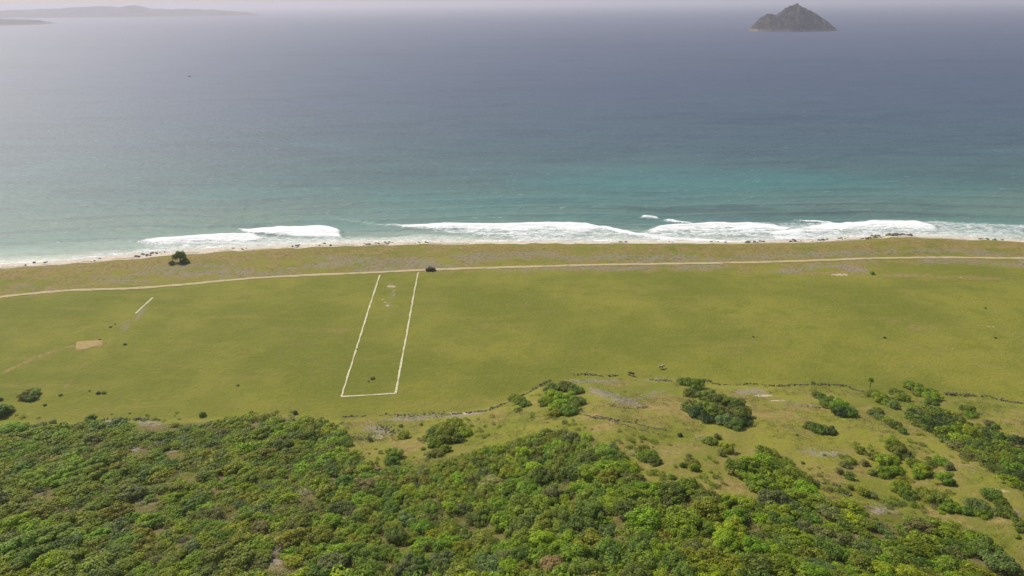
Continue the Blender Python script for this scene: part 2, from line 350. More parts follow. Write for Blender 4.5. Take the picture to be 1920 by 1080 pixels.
BARE = [ell(240, 838, 22, 5, -40), ell(258, 838, 16, 7), ell(175, 828, 22, 3, -35), ell(320, 842, 18, 7), ell(130, 940, 22, 5), ell(268, 938, 22, 8), ell(180, 897, 14, 5), ell(60, 968, 18, 6), ell(165, 987, 13, 7), ell(272, 900, 12, 5),
        ell(570, 920, 18, 10), ell(545, 988, 30, 6), ell(515, 1045, 12, 30, 10), ell(702, 948, 9, 5), ell(717, 993, 7, 11), ell(712, 1044, 18, 6), ell(1055, 898, 12, 11), ell(1340, 994, 18, 7), ell(280, 794, 32, 6), ell(1655, 955, 34, 12)]
BARE += [ell(90, 845, 18, 5), ell(395, 905, 16, 5), ell(350, 880, 16, 5), ell(420, 955, 14, 6), ell(350, 1010, 18, 6), ell(70, 920, 20, 5), ell(620, 960, 16, 5), ell(490, 870, 12, 4), ell(300, 985, 20, 6), ell(1150, 960, 12, 5), ell(860, 960, 10, 5), ell(40, 1030, 16, 6)]

# ------------------------------------------------------------------ the sea
def build_sea():
    us = np.concatenate([np.linspace(-900, -340, 20)[:-1], np.arange(-340, 340.1, 1.3), np.linspace(340, 900, 20)[1:]])
    ss_ = np.concatenate([np.arange(-5, 110, .75), np.geomspace(110, 42000, 90)])
    U, S = np.meshgrid(us, ss_); W = 1+np.clip(S, 0, None)/420.
    X = U*W; Y = water_y(U)*np.ones_like(S)+S
    far = sstep(60, 1500, S); Y = Y*(1-far)+(S+355)*far
    X = X.ravel(); Y = Y.ravel(); S = S.ravel(); n = len(X)
    foam = np.zeros(n); semi = np.zeros(n); crest = np.zeros(n)
    def W0(p): return flat_at(p, 0.0)
    wx = X + 5*(fbm(X/9, Y/9, 41, 3)-.5); wy = Y + 4*(fbm(X/7, Y/7, 43, 3)-.5)
    FO = [[(250, 453), (285, 450), (330, 446), (380, 442), (430, 439), (470, 440), (500, 447), (470, 456), (420, 458), (340, 462), (300, 460)],
          [(443, 431), (480, 429), (540, 425), (610, 424), (634, 431), (638, 447), (600, 446), (550, 443), (480, 440)],
          [(720, 422), (780, 422), (838, 418), (900, 420), (960, 421), (1030, 418), (1090, 421), (1130, 428), (1100, 440), (1060, 450), (1000, 451), (940, 447), (880, 441), (800, 432)],
          [(1090, 420), (1140, 427), (1200, 438), (1260, 445), (1330, 449), (1400, 451), (1400, 454), (1320, 452), (1240, 449), (1180, 441), (1130, 431)],
          [(1215, 436), (1235, 426), (1260, 422), (1330, 419), (1400, 420), (1450, 422), (1490, 430), (1450, 445), (1380, 446), (1300, 444), (1240, 443)],
          [(1440, 440), (1480, 432), (1540, 422), (1570, 420), (1640, 416), (1720, 417), (1760, 424), (1755, 434), (1680, 436), (1620, 444), (1560, 448), (1460, 450)],
          [(1203, 406), (1230, 409), (1231, 412), (1204, 409)], [(1247, 412), (1300, 417), (1302, 420), (1250, 415)],
          [(1500, 414), (1560, 419), (1562, 422), (1510, 417)]]
    for fi, p in enumerate(FO):
        P = W0(p); k = soft_poly(wx, wy, P, 3.0 if fi not in (1, 3, 6, 7, 8) else 1.9); m_ = k > 0
        if fi in (1, 3, 6, 7, 8): k = k*1.25
        elif m_.any():                                   # solid along the breaking crest, thinner behind it
            top_ = np.array(sorted(P.tolist())); d_ = (np.interp(X[m_], np.linspace(P[:, 0].min(), P[:, 0].max(), 20), [max(float(P[j, 1]) for j in np.argsort(np.abs(P[:, 0]-q))[:3]) for q in np.linspace(P[:, 0].min(), P[:, 0].max(), 20)])-Y[m_])
            k[m_] *= .66+.62*sstep(17, 4, d_+5*(fbm(X[m_]/12, Y[m_]/3, 57, 2)-.5))
        np.maximum(foam, k, out=foam)
    SE = [[(250, 455), (400, 440), (640, 445), (642, 460), (560, 462), (480, 465), (400, 470), (300, 470)],
          [(640, 456), (700, 446), (800, 438), (920, 446), (1060, 448), (1060, 456), (640, 460)],
          [(960, 418), (1090, 419), (1200, 437), (1260, 447), (1440, 452), (1440, 458), (960, 456)],
          [(1190, 440), (1240, 421), (1440, 418), (1560, 418), (1760, 414), (1930, 422), (1930, 446), (1800, 446), (1640, 446), (1440, 455), (1250, 447)],
          [(-50, 497), (120, 484), (260, 474), (420, 462), (480, 466), (300, 478), (100, 495), (-50, 505)],
          [(630, 409), (690, 416), (720, 421), (800, 426), (720, 425), (640, 413)], [(600, 450), (680, 449), (760, 448), (900, 451), (900, 458), (760, 458), (600, 463)], [(1490, 411), (1560, 417), (1570, 421), (1500, 417)], [(1240, 410), (1330, 417), (1350, 421), (1240, 415)]]
    SV = [.62, .56, .62, .60, .40, .62, .6, .75, .5]
    for p, v in zip(SE, SV): np.maximum(semi, v*soft_poly(wx, wy, W0(p), 4.5), out=semi)
    edge = S - 1.6*np.sin(X/17.)-2.2*(vnoise(X/8, 0*X, 51)-.5)
    foam = np.maximum(foam, .62*sstep(5.5, 2.0, np.abs(edge-2.0)*1.0+1.5))
    semi = np.maximum(semi, .5*sstep(16, 4, edge))
    near = sstep(2, 14, S)*sstep(260, 90, S)
    ph = (S + 9*(fbm(X/90, 0*X, 61, 2)-.5)*2)/21.
    sw = np.power(.5+.5*np.sin(2*np.pi*ph), 3)
    z = .55*near*sw + .8*foam*sstep(4, 12, S) + .25*near*(fbm(X/5, Y/3, 66, 3)-.5)
    me = np_mesh('sea', np.stack([X, Y, z], 1), grid_faces(len(ss_), len(us)), sea_material(), True)
    attr_f(me, 'shore', S); shoal = np.zeros(n); weed = np.zeros(n); q1 = X+40*(fbm(X/60, Y/60, 81, 3)-.5); q2 = Y+30*(fbm(X/50, Y/40, 83, 3)-.5)
    for p, v in (((1300, 345, 360, 22), .30), ((1100, 374, 420, 16), .26), ((1640, 360, 260, 14), .22), ((880, 392, 220, 10), .26), ((640, 428, 60, 8), .25), ((1150, 408, 90, 8), .3)): np.maximum(shoal, v*soft_poly(q1, q2, W0(ell(*p)), 34), out=shoal)
    for p, v in (((1300, 392, 130, 5), .6), ((1480, 402, 120, 4), .5), ((1060, 385, 60, 3), .3)): np.maximum(weed, v*soft_poly(q1, q2, W0(ell(*p)), 9), out=weed)
    attr_f(me, 'shoal', shoal); attr_f(me, 'weed', weed); attr_f(me, 'foam', foam); attr_f(me, 'semi', semi)
    return tag(link('sea', me), kind='structure')

# ------------------------------------------------------------------ land across the water
def rock_land(name, base_px, prof, depth_ratio, col, seed, y_taper=1.0, res=150):
    """an island: photographed outline gives its height along the shore; rounded in depth"""
    p = np.array(prof, float)
    b = flat_at([base_px], 0.0)[0]; dist = b[1]
    d = ray(p[:, 0], p[:, 1]); ycen = dist
    xs = d[:, 0]*(ycen/d[:, 1]); hs = np.clip(CAM_H + d[:, 2]*(ycen/d[:, 1]), 0, None)
    L = xs.max()-xs.min(); dep = L*depth_ratio
    u = np.linspace(xs.min(), xs.max(), res); v = np.linspace(-1, 1, 70)
    Um, Vm = np.meshgrid(u, v); H = np.interp(Um, xs, hs)
    tt = (Um-xs.min())/L; half = dep*(.35+.65*np.sqrt(np.clip(4*tt*(1-tt), 0, 1)))
    shift = dep*.25*(fbm(Um/L*5, 0*Um, seed, 2)-.5)
    shape = np.power(np.clip(1-np.abs(Vm), 0, 1), .75)
    nz = fbm(Um/L*30, Vm*5, seed+3, 5)-.5; ridge = 1+.16*(fbm(Um/L*40, 0*Um, seed+8, 3)-.5)
    Zm = H*ridge*shape*(1+1.1*nz*(1-shape**4)) - 1.5 + 3*(1-shape)*0
    Ym = ycen + half*Vm*1.0 + shift*.5
    me = np_mesh(name, np.stack([Um.ravel(), Ym.ravel(), Zm.ravel()], 1), grid_faces(70, res), None, True)
    t = NT(name+'_rock'); P = t.pos(); k = 30./L*12
    n1 = t.noise(P, .02*k, 6, .65); geo = t.node('ShaderNodeNewGeometry'); sp = t.node('ShaderNodeSeparateXYZ'); t.l.new(geo.outputs['Position'], sp.inputs[0])
    c = t.mix(t.ss(n1, .42, .6), c4(*col[0]), c4(*col[1])); c = t.mix(t.ss(sp.outputs[2], 14, 3), c, c4(*col[2]))
    t.l.new(c, t.b.inputs['Base Color']); t.b.inputs['Roughness'].default_value = .95
    t.bump(n1, .9, 25)
    me.materials.append(t.m)
    return link(name, me)

# ------------------------------------------------------------------ foliage
def leaf_cloud(seed, lobes, n, leaf, flat=.75, hgt=.9, spread=.62, lr=(.34, .55)):
    r = np.random.default_rng(seed)
    cs = []
    for k in range(lobes):
        a = 2*math.pi*(k+r.random()*.7)/max(lobes-1, 1); q = 0 if k == 0 else spread*(.55+.5*r.random())
        rad = r.uniform(*lr)*(1.15 if k == 0 else 1)
        zc = hgt*(.58 if k == 0 else .30+.30*r.random())
        cs.append((q*math.cos(a), q*math.sin(a), zc, rad))
    cs = np.array(cs); w = cs[:, 3]**2; w /= w.sum()
    k = r.choice(len(cs), n, p=w); c = cs[k]
    v = r.normal(size=(n, 3)); v /= np.linalg.norm(v, axis=1)[:, None]; v[:, 2] = np.where(v[:, 2] < -.35, -v[:, 2], v[:, 2])
    bump = .78+.32*fbm(v[:, 0]*2.4+k*3.1+9, v[:, 1]*2.4+v[:, 2]*1.7+k, seed, 3)
    rr = c[:, 3]*bump*np.where(r.random(n) < .78, r.uniform(.88, 1.08, n), r.uniform(.45, .9, n))
    P = c[:, :3] + v*rr[:, None]*np.array([1, 1, flat/.75*.85])
    P[:, 2] = np.maximum(P[:, 2], .04)
    nr = v + r.normal(size=(n, 3))*.45 + np.array([0, 0, .55]); nr /= np.linalg.norm(nr, axis=1)[:, None]
    t1 = np.cross(nr, r.normal(size=(n, 3))); t1 /= np.linalg.norm(t1, axis=1)[:, None]; t2 = np.cross(nr, t1)
    s = leaf*r.uniform(.6, 1.35, n)[:, None]
    a = P-t1*s*.5; b = P+t2*s*.36; cc = P+t1*s*.5; d = P-t2*s*.36
    V = np.stack([a, b, cc, d], 1).reshape(-1, 3); Fc = np.arange(4*n).reshape(n, 4)
    clump = fbm(P[:, 0]*3+5, P[:, 1]*3+P[:, 2]*2, seed+5, 2)
    tint = np.clip(.62+.5*clump+r.normal(size=n)*.16, .35, 1.5)
    return V, Fc, tint
def tube(pts, rads, seg=6):
    V = []; Fc = []
    for i, (p, q) in enumerate(zip(pts, rads)):
        p = np.array(p, float); a = np.array(pts[min(i+1, len(pts)-1)], float)-np.array(pts[max(i-1, 0)], float); a /= np.linalg.norm(a)+1e-9
        x = np.cross(a, [0.3, 1, .1]); x /= np.linalg.norm(x)+1e-9; y = np.cross(a, x)
        for k in range(seg):
            t = 2*math.pi*k/seg; V.append(p+q*(math.cos(t)*x+math.sin(t)*y))
    for i in range(len(pts)-1):
        for k in range(seg): Fc.append((i*seg+k, i*seg+(k+1) % seg, (i+1)*seg+(k+1) % seg, (i+1)*seg+k))
    return np.array(V), np.array(Fc)
def join(parts):
    V = []; Fc = []; o = 0
    for v, f in parts: V.append(v); Fc.append(f+o); o += len(v)
    return np.concatenate(V), np.concatenate(Fc)
def trunk_mesh(seed, mat, hgt=.6):
    r = np.random.default_rng(seed); parts = []
    top = np.array([r.normal()*.05, r.normal()*.05, hgt*.55])
    parts.append(tube([(0, 0, -.12), (r.normal()*.02, r.normal()*.02, hgt*.25), top], [.075, .055, .045], 7))
    for k in range(5):
        a = 2*math.pi*k/5+r.random(); e = top+np.array([math.cos(a)*.4, math.sin(a)*.4, hgt*(.35+.3*r.random())])
        m = (top+e)/2+r.normal(size=3)*.04; st = np.array([top[0]*.6, top[1]*.6, hgt*(.2+.3*r.random())])
        parts.append(tube([st, m, e], [.035, .022, .008], 5))
    V, Fc = join(parts); return np_mesh('trunk', V, Fc, mat, True)
def leaf_material(name, from_attr):
    t = NT(name)
    if from_attr: col = t.attr('crown_colour', 0)
    else: col = t.node('ShaderNodeObjectInfo').outputs['Color']
    ti = t.attr('tint')
    n = t.noise(t.pos(), .35, 3, .6); k = t.math('MULTIPLY', ti, t.ss(n, .3, .7, .82, 1.18))
    m = t.node('ShaderNodeVectorMath', operation='SCALE'); t.l.new(col, m.inputs[0]); t.l.new(k, m.inputs['Scale'])
    warm = t.mix(t.math('MULTIPLY', t.ss(ti, .95, 1.3), .35), m.outputs[0], c4(.40, .45, .03))
    t.l.new(warm, t.b.inputs['Base Color']); t.b.inputs['Roughness'].default_value = .6; t.b.inputs['Specular IOR Level'].default_value = .25
    tr = t.node('ShaderNodeBsdfTranslucent'); t.l.new(warm, tr.inputs[0]); mx = t.node('ShaderNodeMixShader'); mx.inputs[0].default_value = .33
    t.l.new(t.b.outputs[0], mx.inputs[1]); t.l.new(tr.outputs[0], mx.inputs[2]); t.l.new(mx.outputs[0], t.n['Material Output'].inputs[0])
    return t.m
COL = {'lime': (.36, .47, .012), 'bright': (.29, .395, .012), 'mid': (.225, .315, .014), 'dark': (.15, .225, .022), 'olive': (.245, .30, .026), 'yellow': (.29, .345, .016), 'grey': (.20, .235, .060), 'tan': (.40, .36, .12), 'deep': (.05, .095, .02), 'dead': (.22, .19, .14)}
WORD = {'lime': 'lime green', 'bright': 'bright green', 'mid': 'mid green', 'dark': 'dark green', 'olive': 'olive green', 'yellow': 'yellow green', 'grey': 'dull grey green', 'tan': 'pale tan', 'deep': 'blackish green'}
LEAF = leaf_material('foliage', False); LEAFS = leaf_material('foliage_mass', True)
BARK = simple('bark', (.16, .125, .09), .9, 0, .3, 6)

build_ground()
build_sea()

# dirt road behind the beach: a sheet just proud of the ground
def ribbon(name, px, width, lift, mat, wob=0.25, step=1.2, close=False):
    P = G(px)[:, :2]; seg = np.concatenate([[0], np.cumsum(np.hypot(*np.diff(P, axis=0).T))]); n = int(seg[-1]/step)+2
    t = np.linspace(0, seg[-1], n)
    # smooth the polyline
    x = np.interp(t, seg, P[:, 0]); y = np.interp(t, seg, P[:, 1])
    if len(px) > 3 and not close:
        k = max(3, int(14/step)); kern = np.hanning(2*k+1); kern /= kern.sum()
        xp = np.concatenate([2*x[0]-x[k:0:-1], x, 2*x[-1]-x[-2:-k-2:-1]]); yp = np.concatenate([2*y[0]-y[k:0:-1], y, 2*y[-1]-y[-2:-k-2:-1]])
        x = np.convolve(xp, kern, 'valid'); y = np.convolve(yp, kern, 'valid')
    tx = np.gradient(x); ty = np.gradient(y); L = np.hypot(tx, ty); nx, ny = -ty/L, tx/L
    V = []; m = 5
    for j in range(m):
        a = (j/(m-1)-.5)
        wv = width*(1+wob*(vnoise(t/3.0, t*0+j*9, 71)-.5)*2*abs(a)*2)
        X = x+nx*a*wv; Y = y+ny*a*wv; V.append(np.stack([X, Y, Z(X, Y)+lift], 1))
    V = np.stack(V, 1).reshape(-1, 3); return np_mesh(name, V, grid_faces(n, m), mat, True)
def road_mat():
    t = NT('road_dirt'); P = t.pos(); n1 = t.noise(P, .25, 5, .6); n2 = t.noise(P, 1.8, 4, .7)
    c = t.mix(t.ss(n2, .35, .7), c4(.38, .30, .15), c4(.52, .43, .24)); c = t.mix(t.math('MULTIPLY', t.ss(n1, .52, .68), .75), c, c4(.26, .22, .05))
    t.l.new(c, t.b.inputs['Base Color']); t.b.inputs['Roughness'].default_value = .95; t.bump(n2, .5, .2); return t.m
ROAD = [(-330, 602), (-160, 578), (0, 557), (60, 550.5), (110, 546), (150, 543.5), (250, 541), (340, 534), (480, 521), (560, 517), (700, 511), (800, 506), (960, 501), (1100, 497), (1290, 494), (1440, 491.5), (1560, 487.5), (1640, 484), (1760, 483), (1920, 484), (2100, 487), (2250, 490)]
tag(link('road', ribbon('road', ROAD, 2.7, .12, road_mat())), kind='structure')

def line_mat():
    t = NT('chalk'); P = t.pos(); n = t.noise(P, 1.4, 4, .7); n2 = t.noise(P, .16, 3, .6)
    c = t.mix(t.ss(n, .3, .75), c4(.42, .38, .20), c4(.70, .66, .46)); c = t.mix(t.math('MULTIPLY', t.ss(n2, .58, .7), .3), c, c4(.34, .33, .12))
    t.l.new(c, t.b.inputs['Base Color']); t.b.inputs['Roughness'].default_value = .9; return t.m
CH = line_mat()
def uline():
    parts = []
    pts = [(712, 516), (640, 744), (742, 738), (784, 511)]
    root = empty('boundary_line', tuple(G([(640, 744)])[0]))
    inv = np.array(root.location)
    for a, b, nm in ((0, 1, 'side_line'), (1, 2, 'end_line'), (2, 3, 'side_line')):
        me = ribbon(nm, [pts[a], pts[b]], .62, .10 if nm == 'side_line' else .106, CH, .5, .6)
        me.transform(Matrix.Translation(-Vector(inv))); link(nm, me, root)
    tag(root, 'white chalk line around three sides of a long narrow plot on the pasture', 'boundary line')
uline()
tag(link('boundary_line', ribbon('boundary_line', [(286, 558.5), (254, 588)], .7, .10, CH, .5)), 'short stray white line on the left of the pasture, near the stony streak', 'boundary line')

# ochre straw laid out in a patch
def straw():
    P = G([(144, 641), (152, 640), (160, 639.3), (176, 638.8), (191, 638), (192, 645), (191, 650), (183, 649), (172, 652), (160, 656.5), (152, 657), (144, 655)])
    bm = bmesh.new(); x0, y0 = P[:, 0].min(), P[:, 1].min(); x1, y1 = P[:, 0].max(), P[:, 1].max()
    xs = np.arange(x0, x1, .3); ys = np.arange(y0, y1, .3); Xg, Yg = np.meshgrid(xs, ys)
    m = soft_poly(Xg.ravel()+.5*(fbm(Xg.ravel(), Yg.ravel(), 3, 2)-.5), Yg.ravel(), P[:, :2], .5)
    h = .32*m*(.45+.8*fbm(Xg.ravel()/3+Yg.ravel()/1.2, Yg.ravel()/.9, 19, 3))-.1*(1-m)
    V = np.stack([Xg.ravel(), Yg.ravel(), Z(Xg.ravel(), Yg.ravel())+h], 1)
    Fc = grid_faces(len(ys), len(xs)); Fc = Fc[m[Fc].max(1) > .05]
    used = np.unique(Fc); mp = -np.ones(len(V), int); mp[used] = np.arange(len(used))
    t = NT('straw'); n = t.noise(t.pos((.6, 2.2, 1)), 1, 5, .7, .5); c = t.mix(t.ss(n, .35, .65), c4(.27, .19, .055), c4(.39, .285, .10)); t.l.new(c, t.b.inputs['Base Color']); t.b.inputs['Roughness'].default_value = .95
    tag(link('straw_bed', np_mesh('straw_bed', V[used], mp[Fc], t.m, True)), 'rough rectangle of ochre straw spread on the green pasture at the left', 'straw')
straw()

# ------------------------------------------------------------------ islands
isl = rock_land('island', (1487, 57.5), [(1409, 58), (1411, 50), (1416, 42), (1423, 35), (1430, 30), (1440, 26), (1455, 26), (1466, 20), (1473, 12.5), (1479, 13), (1486, 8), (1491, 4.5), (1495, 4), (1502, 10), (1515, 17), (1530, 25), (1545, 35), (1556, 42), (1562, 50), (1565, 58)], .30,
                ((.008, .010, .004), (.055, .042, .026), (.20, .16, .13)), 5)
tag(isl, 'steep dark rocky island with a pointed double peak standing in the sea', 'island')
l1 = rock_land('headland', (240, 31), [(-260, 32), (-180, 26), (-90, 22), (0, 20), (60, 17), (120, 15), (155, 13), (185, 11.5), (208, 11), (226, 14), (236, 12.5), (250, 9), (262, 11), (280, 15), (320, 17), (350, 16.5), (400, 18), (440, 21), (470, 24), (484, 28)], .14, ((.05, .055, .04), (.10, .09, .07), (.16, .14, .12)), 9, res=260)
tag(l1, 'long low hilly coast fading in the haze on the left horizon', 'headland')
l2 = rock_land('headland', (20, 46), [(-340, 46), (-250, 34), (-100, 33), (0, 35), (40, 36), (66, 36.5), (74, 40), (82, 42.5), (92, 45), (98, 47)], .22, ((.05, .055, .04), (.09, .085, .06), (.15, .13, .11)), 12, res=160)
tag(l2, 'flat dark tongue of land at the top left corner, nearer than the hilly coast', 'headland')

# ------------------------------------------------------------------ trees
def crown_proto(seed, lobes, n, leaf, **k):
    V, Fc, ti = leaf_cloud(seed, lobes, n, leaf, **k)
    me = np_mesh('crown', V, Fc, LEAF, False); attr_f(me, 'tint', np.repeat(ti, 4)); return me
NEAR = [crown_proto(100+k, [9, 10, 12, 9, 13, 8, 11, 12][k], 2300, .105, lr=(.25, .40), spread=.70, hgt=[.9, 1.0, .8, 1.1, .85, 1.2, .75, 1.0][k]) for k in range(8)]
SMALL = [crown_proto(200+k, [4, 5, 6, 4][k], 620, .17, hgt=[.8, .95, .7, 1.0][k], spread=.5, lr=(.4, .6)) for k in range(4)]
TRUNKS = [trunk_mesh(300+k, BARK) for k in range(4)]
CLOUD = [leaf_cloud(400+k, [7, 9, 10, 7, 10, 8][k], 620, .15, lr=(.28, .42), spread=.70, hgt=[.9, 1.0, .8, 1.1, .85, 1.0][k]) for k in range(6)]
TWIG = [leaf_cloud(500+k, 5, 190, .22, hgt=.85) for k in range(4)]

def crown_at(px, py, wpx, frac=.28):
    """crown seen centred on a pixel and wpx wide: foot on the ground and radius"""
    p = G([(px, py+wpx*frac)])[0]; sl = np.linalg.norm(p-np.array([0, 0, CAM_H])); return p, .5*wpx*sl/F
def jitter(c, amt=.16):
    return tuple(float(np.clip(v*(1+random.uniform(-amt, amt)), .005, .6)) for v in c)
def make_tree(name, p, r, hr, ckey, protos, label, cat, group, rz=None, st=1.0):
    root = empty(name, (float(p[0]), float(p[1]), float(p[2])-.05*r), random.uniform(0, 6.28) if rz is None else rz, (r*1.12*st, r*1.12/st, r*hr))
    cr = link('crown', random.choice(protos), root); cr.rotation_euler = (0, 0, random.uniform(0, 6.28)); cr.color = (*jitter(COL[ckey]), 1)
    link('trunk', random.choice(TRUNKS), root)
    return tag(root, label, cat, group)

# single trees and bushes in the open, photograph pixel of the crown's centre, width, colour
L = []   # (px, py, w, colour, where)
def cl(where, items):
    n = len(items)
    for it in items: L.append((*it, where))
cl('in the round clump by the stone wall', [(1038, 722, 34, 'dark'), (1062, 720, 36, 'dark'), (1080, 728, 30, 'dark'), (1035, 738, 36, 'bright'), (1060, 742, 40, 'bright'), (1082, 750, 30, 'dark'), (1045, 758, 42, 'bright'), (1022, 750, 28, 'mid'), (1068, 766, 32, 'dark'), (1040, 770, 28, 'bright'), (1078, 762, 24, 'mid')])
cl('left of the round clump', [(962, 742, 24, 'mid'), (974, 748, 26, 'mid'), (984, 755, 22, 'dark'), (972, 765, 18, 'olive')])
cl('in the leafy clump right of the rubble', [(826, 796, 36, 'mid'), (850, 795, 42, 'bright'), (868, 804, 34, 'bright'), (838, 812, 42, 'mid'), (812, 806, 28, 'dark'), (816, 824, 34, 'mid'), (858, 818, 28, 'dark'), (800, 818, 20, 'olive')])
cl('below the leafy clump', [(820, 846, 26, 'olive'), (836, 838, 22, 'mid'), (806, 850, 20, 'grey')])
cl('alone beside the grey rubble patch', [(752, 797, 11, 'dark'), (757, 814, 23, 'bright'), (738, 848, 34, 'mid'), (736, 862, 28, 'dark'), (694, 824, 12, 'deep'), (790, 795, 8, 'dark')])
cl('at the thicket edge left of the rubble', [(634, 810, 30, 'bright'), (648, 826, 26, 'dark'), (618, 798, 26, 'mid')])
cl('in the biggest dark clump midslope', [(1286, 712, 28, 'dark'), (1304, 718, 32, 'dark'), (1296, 734, 30, 'dark'), (1322, 738, 36, 'dark'), (1296, 758, 36, 'dark'), (1305, 770, 34, 'deep'), (1340, 748, 34, 'dark'), (1358, 744, 36, 'mid'), (1378, 752, 36, 'dark'), (1392, 770, 36, 'dark'),
   (1394, 786, 28, 'deep'), (1360, 782, 40, 'grey'), (1336, 768, 36, 'dark'), (1326, 782, 26, 'deep'), (1376, 790, 34, 'dark'), (1322, 756, 32, 'mid'), (1350, 764, 34, 'grey')])
cl('below the big dark clump', [(1332, 823, 26, 'olive'), (1360, 836, 28, 'bright'), (1344, 818, 16, 'dark'), (1275, 814, 12, 'deep'), (1353, 848, 18, 'grey')])
cl('in the little group on the bare slope', [(1298, 862, 26, 'olive'), (1302, 874, 22, 'mid'), (1280, 870, 15, 'dark'), (1366, 862, 12, 'olive'), (1290, 854, 14, 'grey')])
cl('at the top right of the thicket', [(1215, 850, 34, 'mid'), (1205, 838, 24, 'mid'), (1228, 862, 24, 'dark'), (1148, 836, 20, 'grey'), (1256, 892, 14, 'olive')])
cl('in the slanting oblong bush group', [(1534, 738, 22, 'dark'), (1546, 746, 28, 'dark'), (1560, 753, 32, 'dark'), (1574, 758, 34, 'mid'), (1588, 768, 32, 'dark'), (1572, 770, 26, 'deep'), (1552, 758, 22, 'mid')])
cl('in the flat oval clump midslope', [(1520, 795, 24, 'dark'), (1536, 800, 30, 'dark'), (1552, 804, 24, 'deep')])
cl('beside the lone sapling', [(1640, 736, 26, 'mid'), (1656, 744, 34, 'mid'), (1670, 752, 28, 'olive'), (1680, 734, 24, 'dark'), (1692, 742, 26, 'mid'), (1676, 760, 18, 'grey')])
cl('in the hedge-like ridge row', [(1704, 719, 22, 'olive'), (1718, 723, 26, 'mid'), (1734, 732, 32, 'mid'), (1750, 741, 28, 'bright'), (1746, 750, 22, 'dark'), (1722, 734, 18, 'grey')])
cl('in the faded row between clumps', [(1638, 772, 22, 'grey'), (1652, 780, 22, 'grey'), (1664, 788, 20, 'olive'), (1677, 795, 20, 'dark'), (1692, 806, 18, 'dark'), (1646, 768, 18, 'olive')])
cl('heading the scattered right slope bushes', [(1678, 832, 32, 'mid'), (1688, 846, 30, 'dark'), (1670, 822, 18, 'bright')])
cl('among the scattered right slope bushes', [(1640, 852, 26, 'olive'), (1662, 864, 36, 'bright'), (1658, 880, 30, 'mid'), (1612, 842, 20, 'mid'), (1585, 868, 20, 'grey'), (1596, 862, 18, 'olive'), (1620, 866, 18, 'grey'), (1634, 884, 18, 'olive'), (1680, 880, 22, 'mid'), (1672, 858, 24, 'bright')])
cl('in the small group above the brown patch', [(1712, 866, 24, 'mid'), (1730, 878, 30, 'bright'), (1742, 868, 18, 'dark'), (1722, 886, 22, 'mid'), (1700, 855, 20, 'grey')])
cl('right of the scattered bushes', [(1764, 862, 24, 'mid'), (1778, 873, 20, 'grey'), (1772, 896, 26, 'mid'), (1782, 904, 16, 'grey'), (1740, 858, 10, 'dark')])
cl('along the lower grass strip', [(1574, 882, 16, 'grey'), (1590, 890, 20, 'dark'), (1594, 912, 14, 'dark'), (1618, 920, 22, 'mid'), (1634, 926, 18, 'grey'), (1685, 908, 30, 'mid'), (1700, 922, 28, 'dark'), (1712, 944, 14, 'dark'), (1690, 898, 18, 'yellow'), (1740, 930, 26, 'olive'), (1762, 934, 34, 'dark'), (1780, 948, 28, 'mid'), (1728, 922, 22, 'mid')])
cl('in the lower right clearing', [(1856, 924, 30, 'dark'), (1876, 940, 24, 'dark'), (1886, 958, 26, 'dark'), (1826, 942, 36, 'grey'), (1842, 958, 24, 'mid'), (1868, 958, 18, 'grey'), (1912, 984, 26, 'dark'), (1810, 955, 22, 'dark'), (1906, 1004, 12, 'olive')])
cl('on the pasture near the left edge', [(50, 738, 22, 'mid'), (62, 733, 20, 'bright'), (60, 741, 22, 'dark')])
cl('cut by the left edge of the picture', [(2, 768, 26, 'dark'), (14, 766, 20, 'mid'), (-12, 774, 30, 'mid'), (2, 748, 8, 'deep')])
cl('sticking out of the left thicket edge', [(380, 775, 15, 'dark'), (172, 784, 18, 'dark'), (553, 772, 12, 'dark'), (100, 790, 14, 'grey')])
cl('behind the right thicket band', [(1812, 768, 24, 'dark'), (1820, 776, 18, 'mid'), (1855, 792, 18, 'grey'), (1866, 798, 16, 'dark')])
tiny = [(114, 739, 8), (84, 758, 8), (184, 736, 9), (194, 735, 9), (168, 732, 4), (234, 644, 8), (207, 612, 6), (216, 607, 4), (187, 636, 6), (446, 721, 7), (698, 707, 11), (691, 714, 5), (669, 654, 5), (1412, 631, 5), (1635, 511, 11), (1658, 632, 6), (1847, 577, 5), (1866, 633, 5), (1192, 790, 5), (1194, 786, 5), (1524, 716, 9), (712, 845, 5), (692, 850, 4), (1494, 815, 6), (1545, 852, 8), (1505, 867, 9), (1740, 890, 9)]
TW = ['near the lone bush on the left pasture', 'below the lone bush on the left pasture', 'left one of a touching pair on the left pasture', 'right one of a touching pair on the left pasture', 'beside the touching pair on the left pasture', 'right of the straw patch', 'above the straw patch, left of the stony streak', 'in the stony streak above the straw patch', 'touching the top corner of the straw patch',
      'on open pasture left of the marked plot', 'inside the lower end of the marked plot', 'just below the shrub inside the marked plot', 'touching the left line of the marked plot', 'on open pasture right of the marked plot', 'at the end of the stony tongue by the road', 'on the open pasture at the right', 'near the right edge on the pasture', 'low on the pasture near the right edge', 'on the slope above the central thicket', 'beside another speck on the slope above the thicket', 'on the terrace edge left of the sapling',
      'in the small grass clearing', 'lower left in the small grass clearing', 'on bare slope below the flat oval bush', 'on the bare slope left of the scattered bushes', 'on the bare slope near the right thicket', 'on grass between two bush groups on the right']
counts = {}
rows = []
for (px, py, wd, ck, where) in L: rows.append([px, py, wd, ck, where])
ordn = ['leftmost', 'second', 'third', 'fourth', 'fifth', 'sixth', 'seventh', 'eighth', 'ninth', 'tenth', 'eleventh', 'twelfth', 'thirteenth', 'fourteenth', 'fifteenth', 'sixteenth', 'seventeenth', 'eighteenth', 'nineteenth', 'twentieth', 'twenty-first', 'twenty-second', 'twenty-third']
bykey = {}
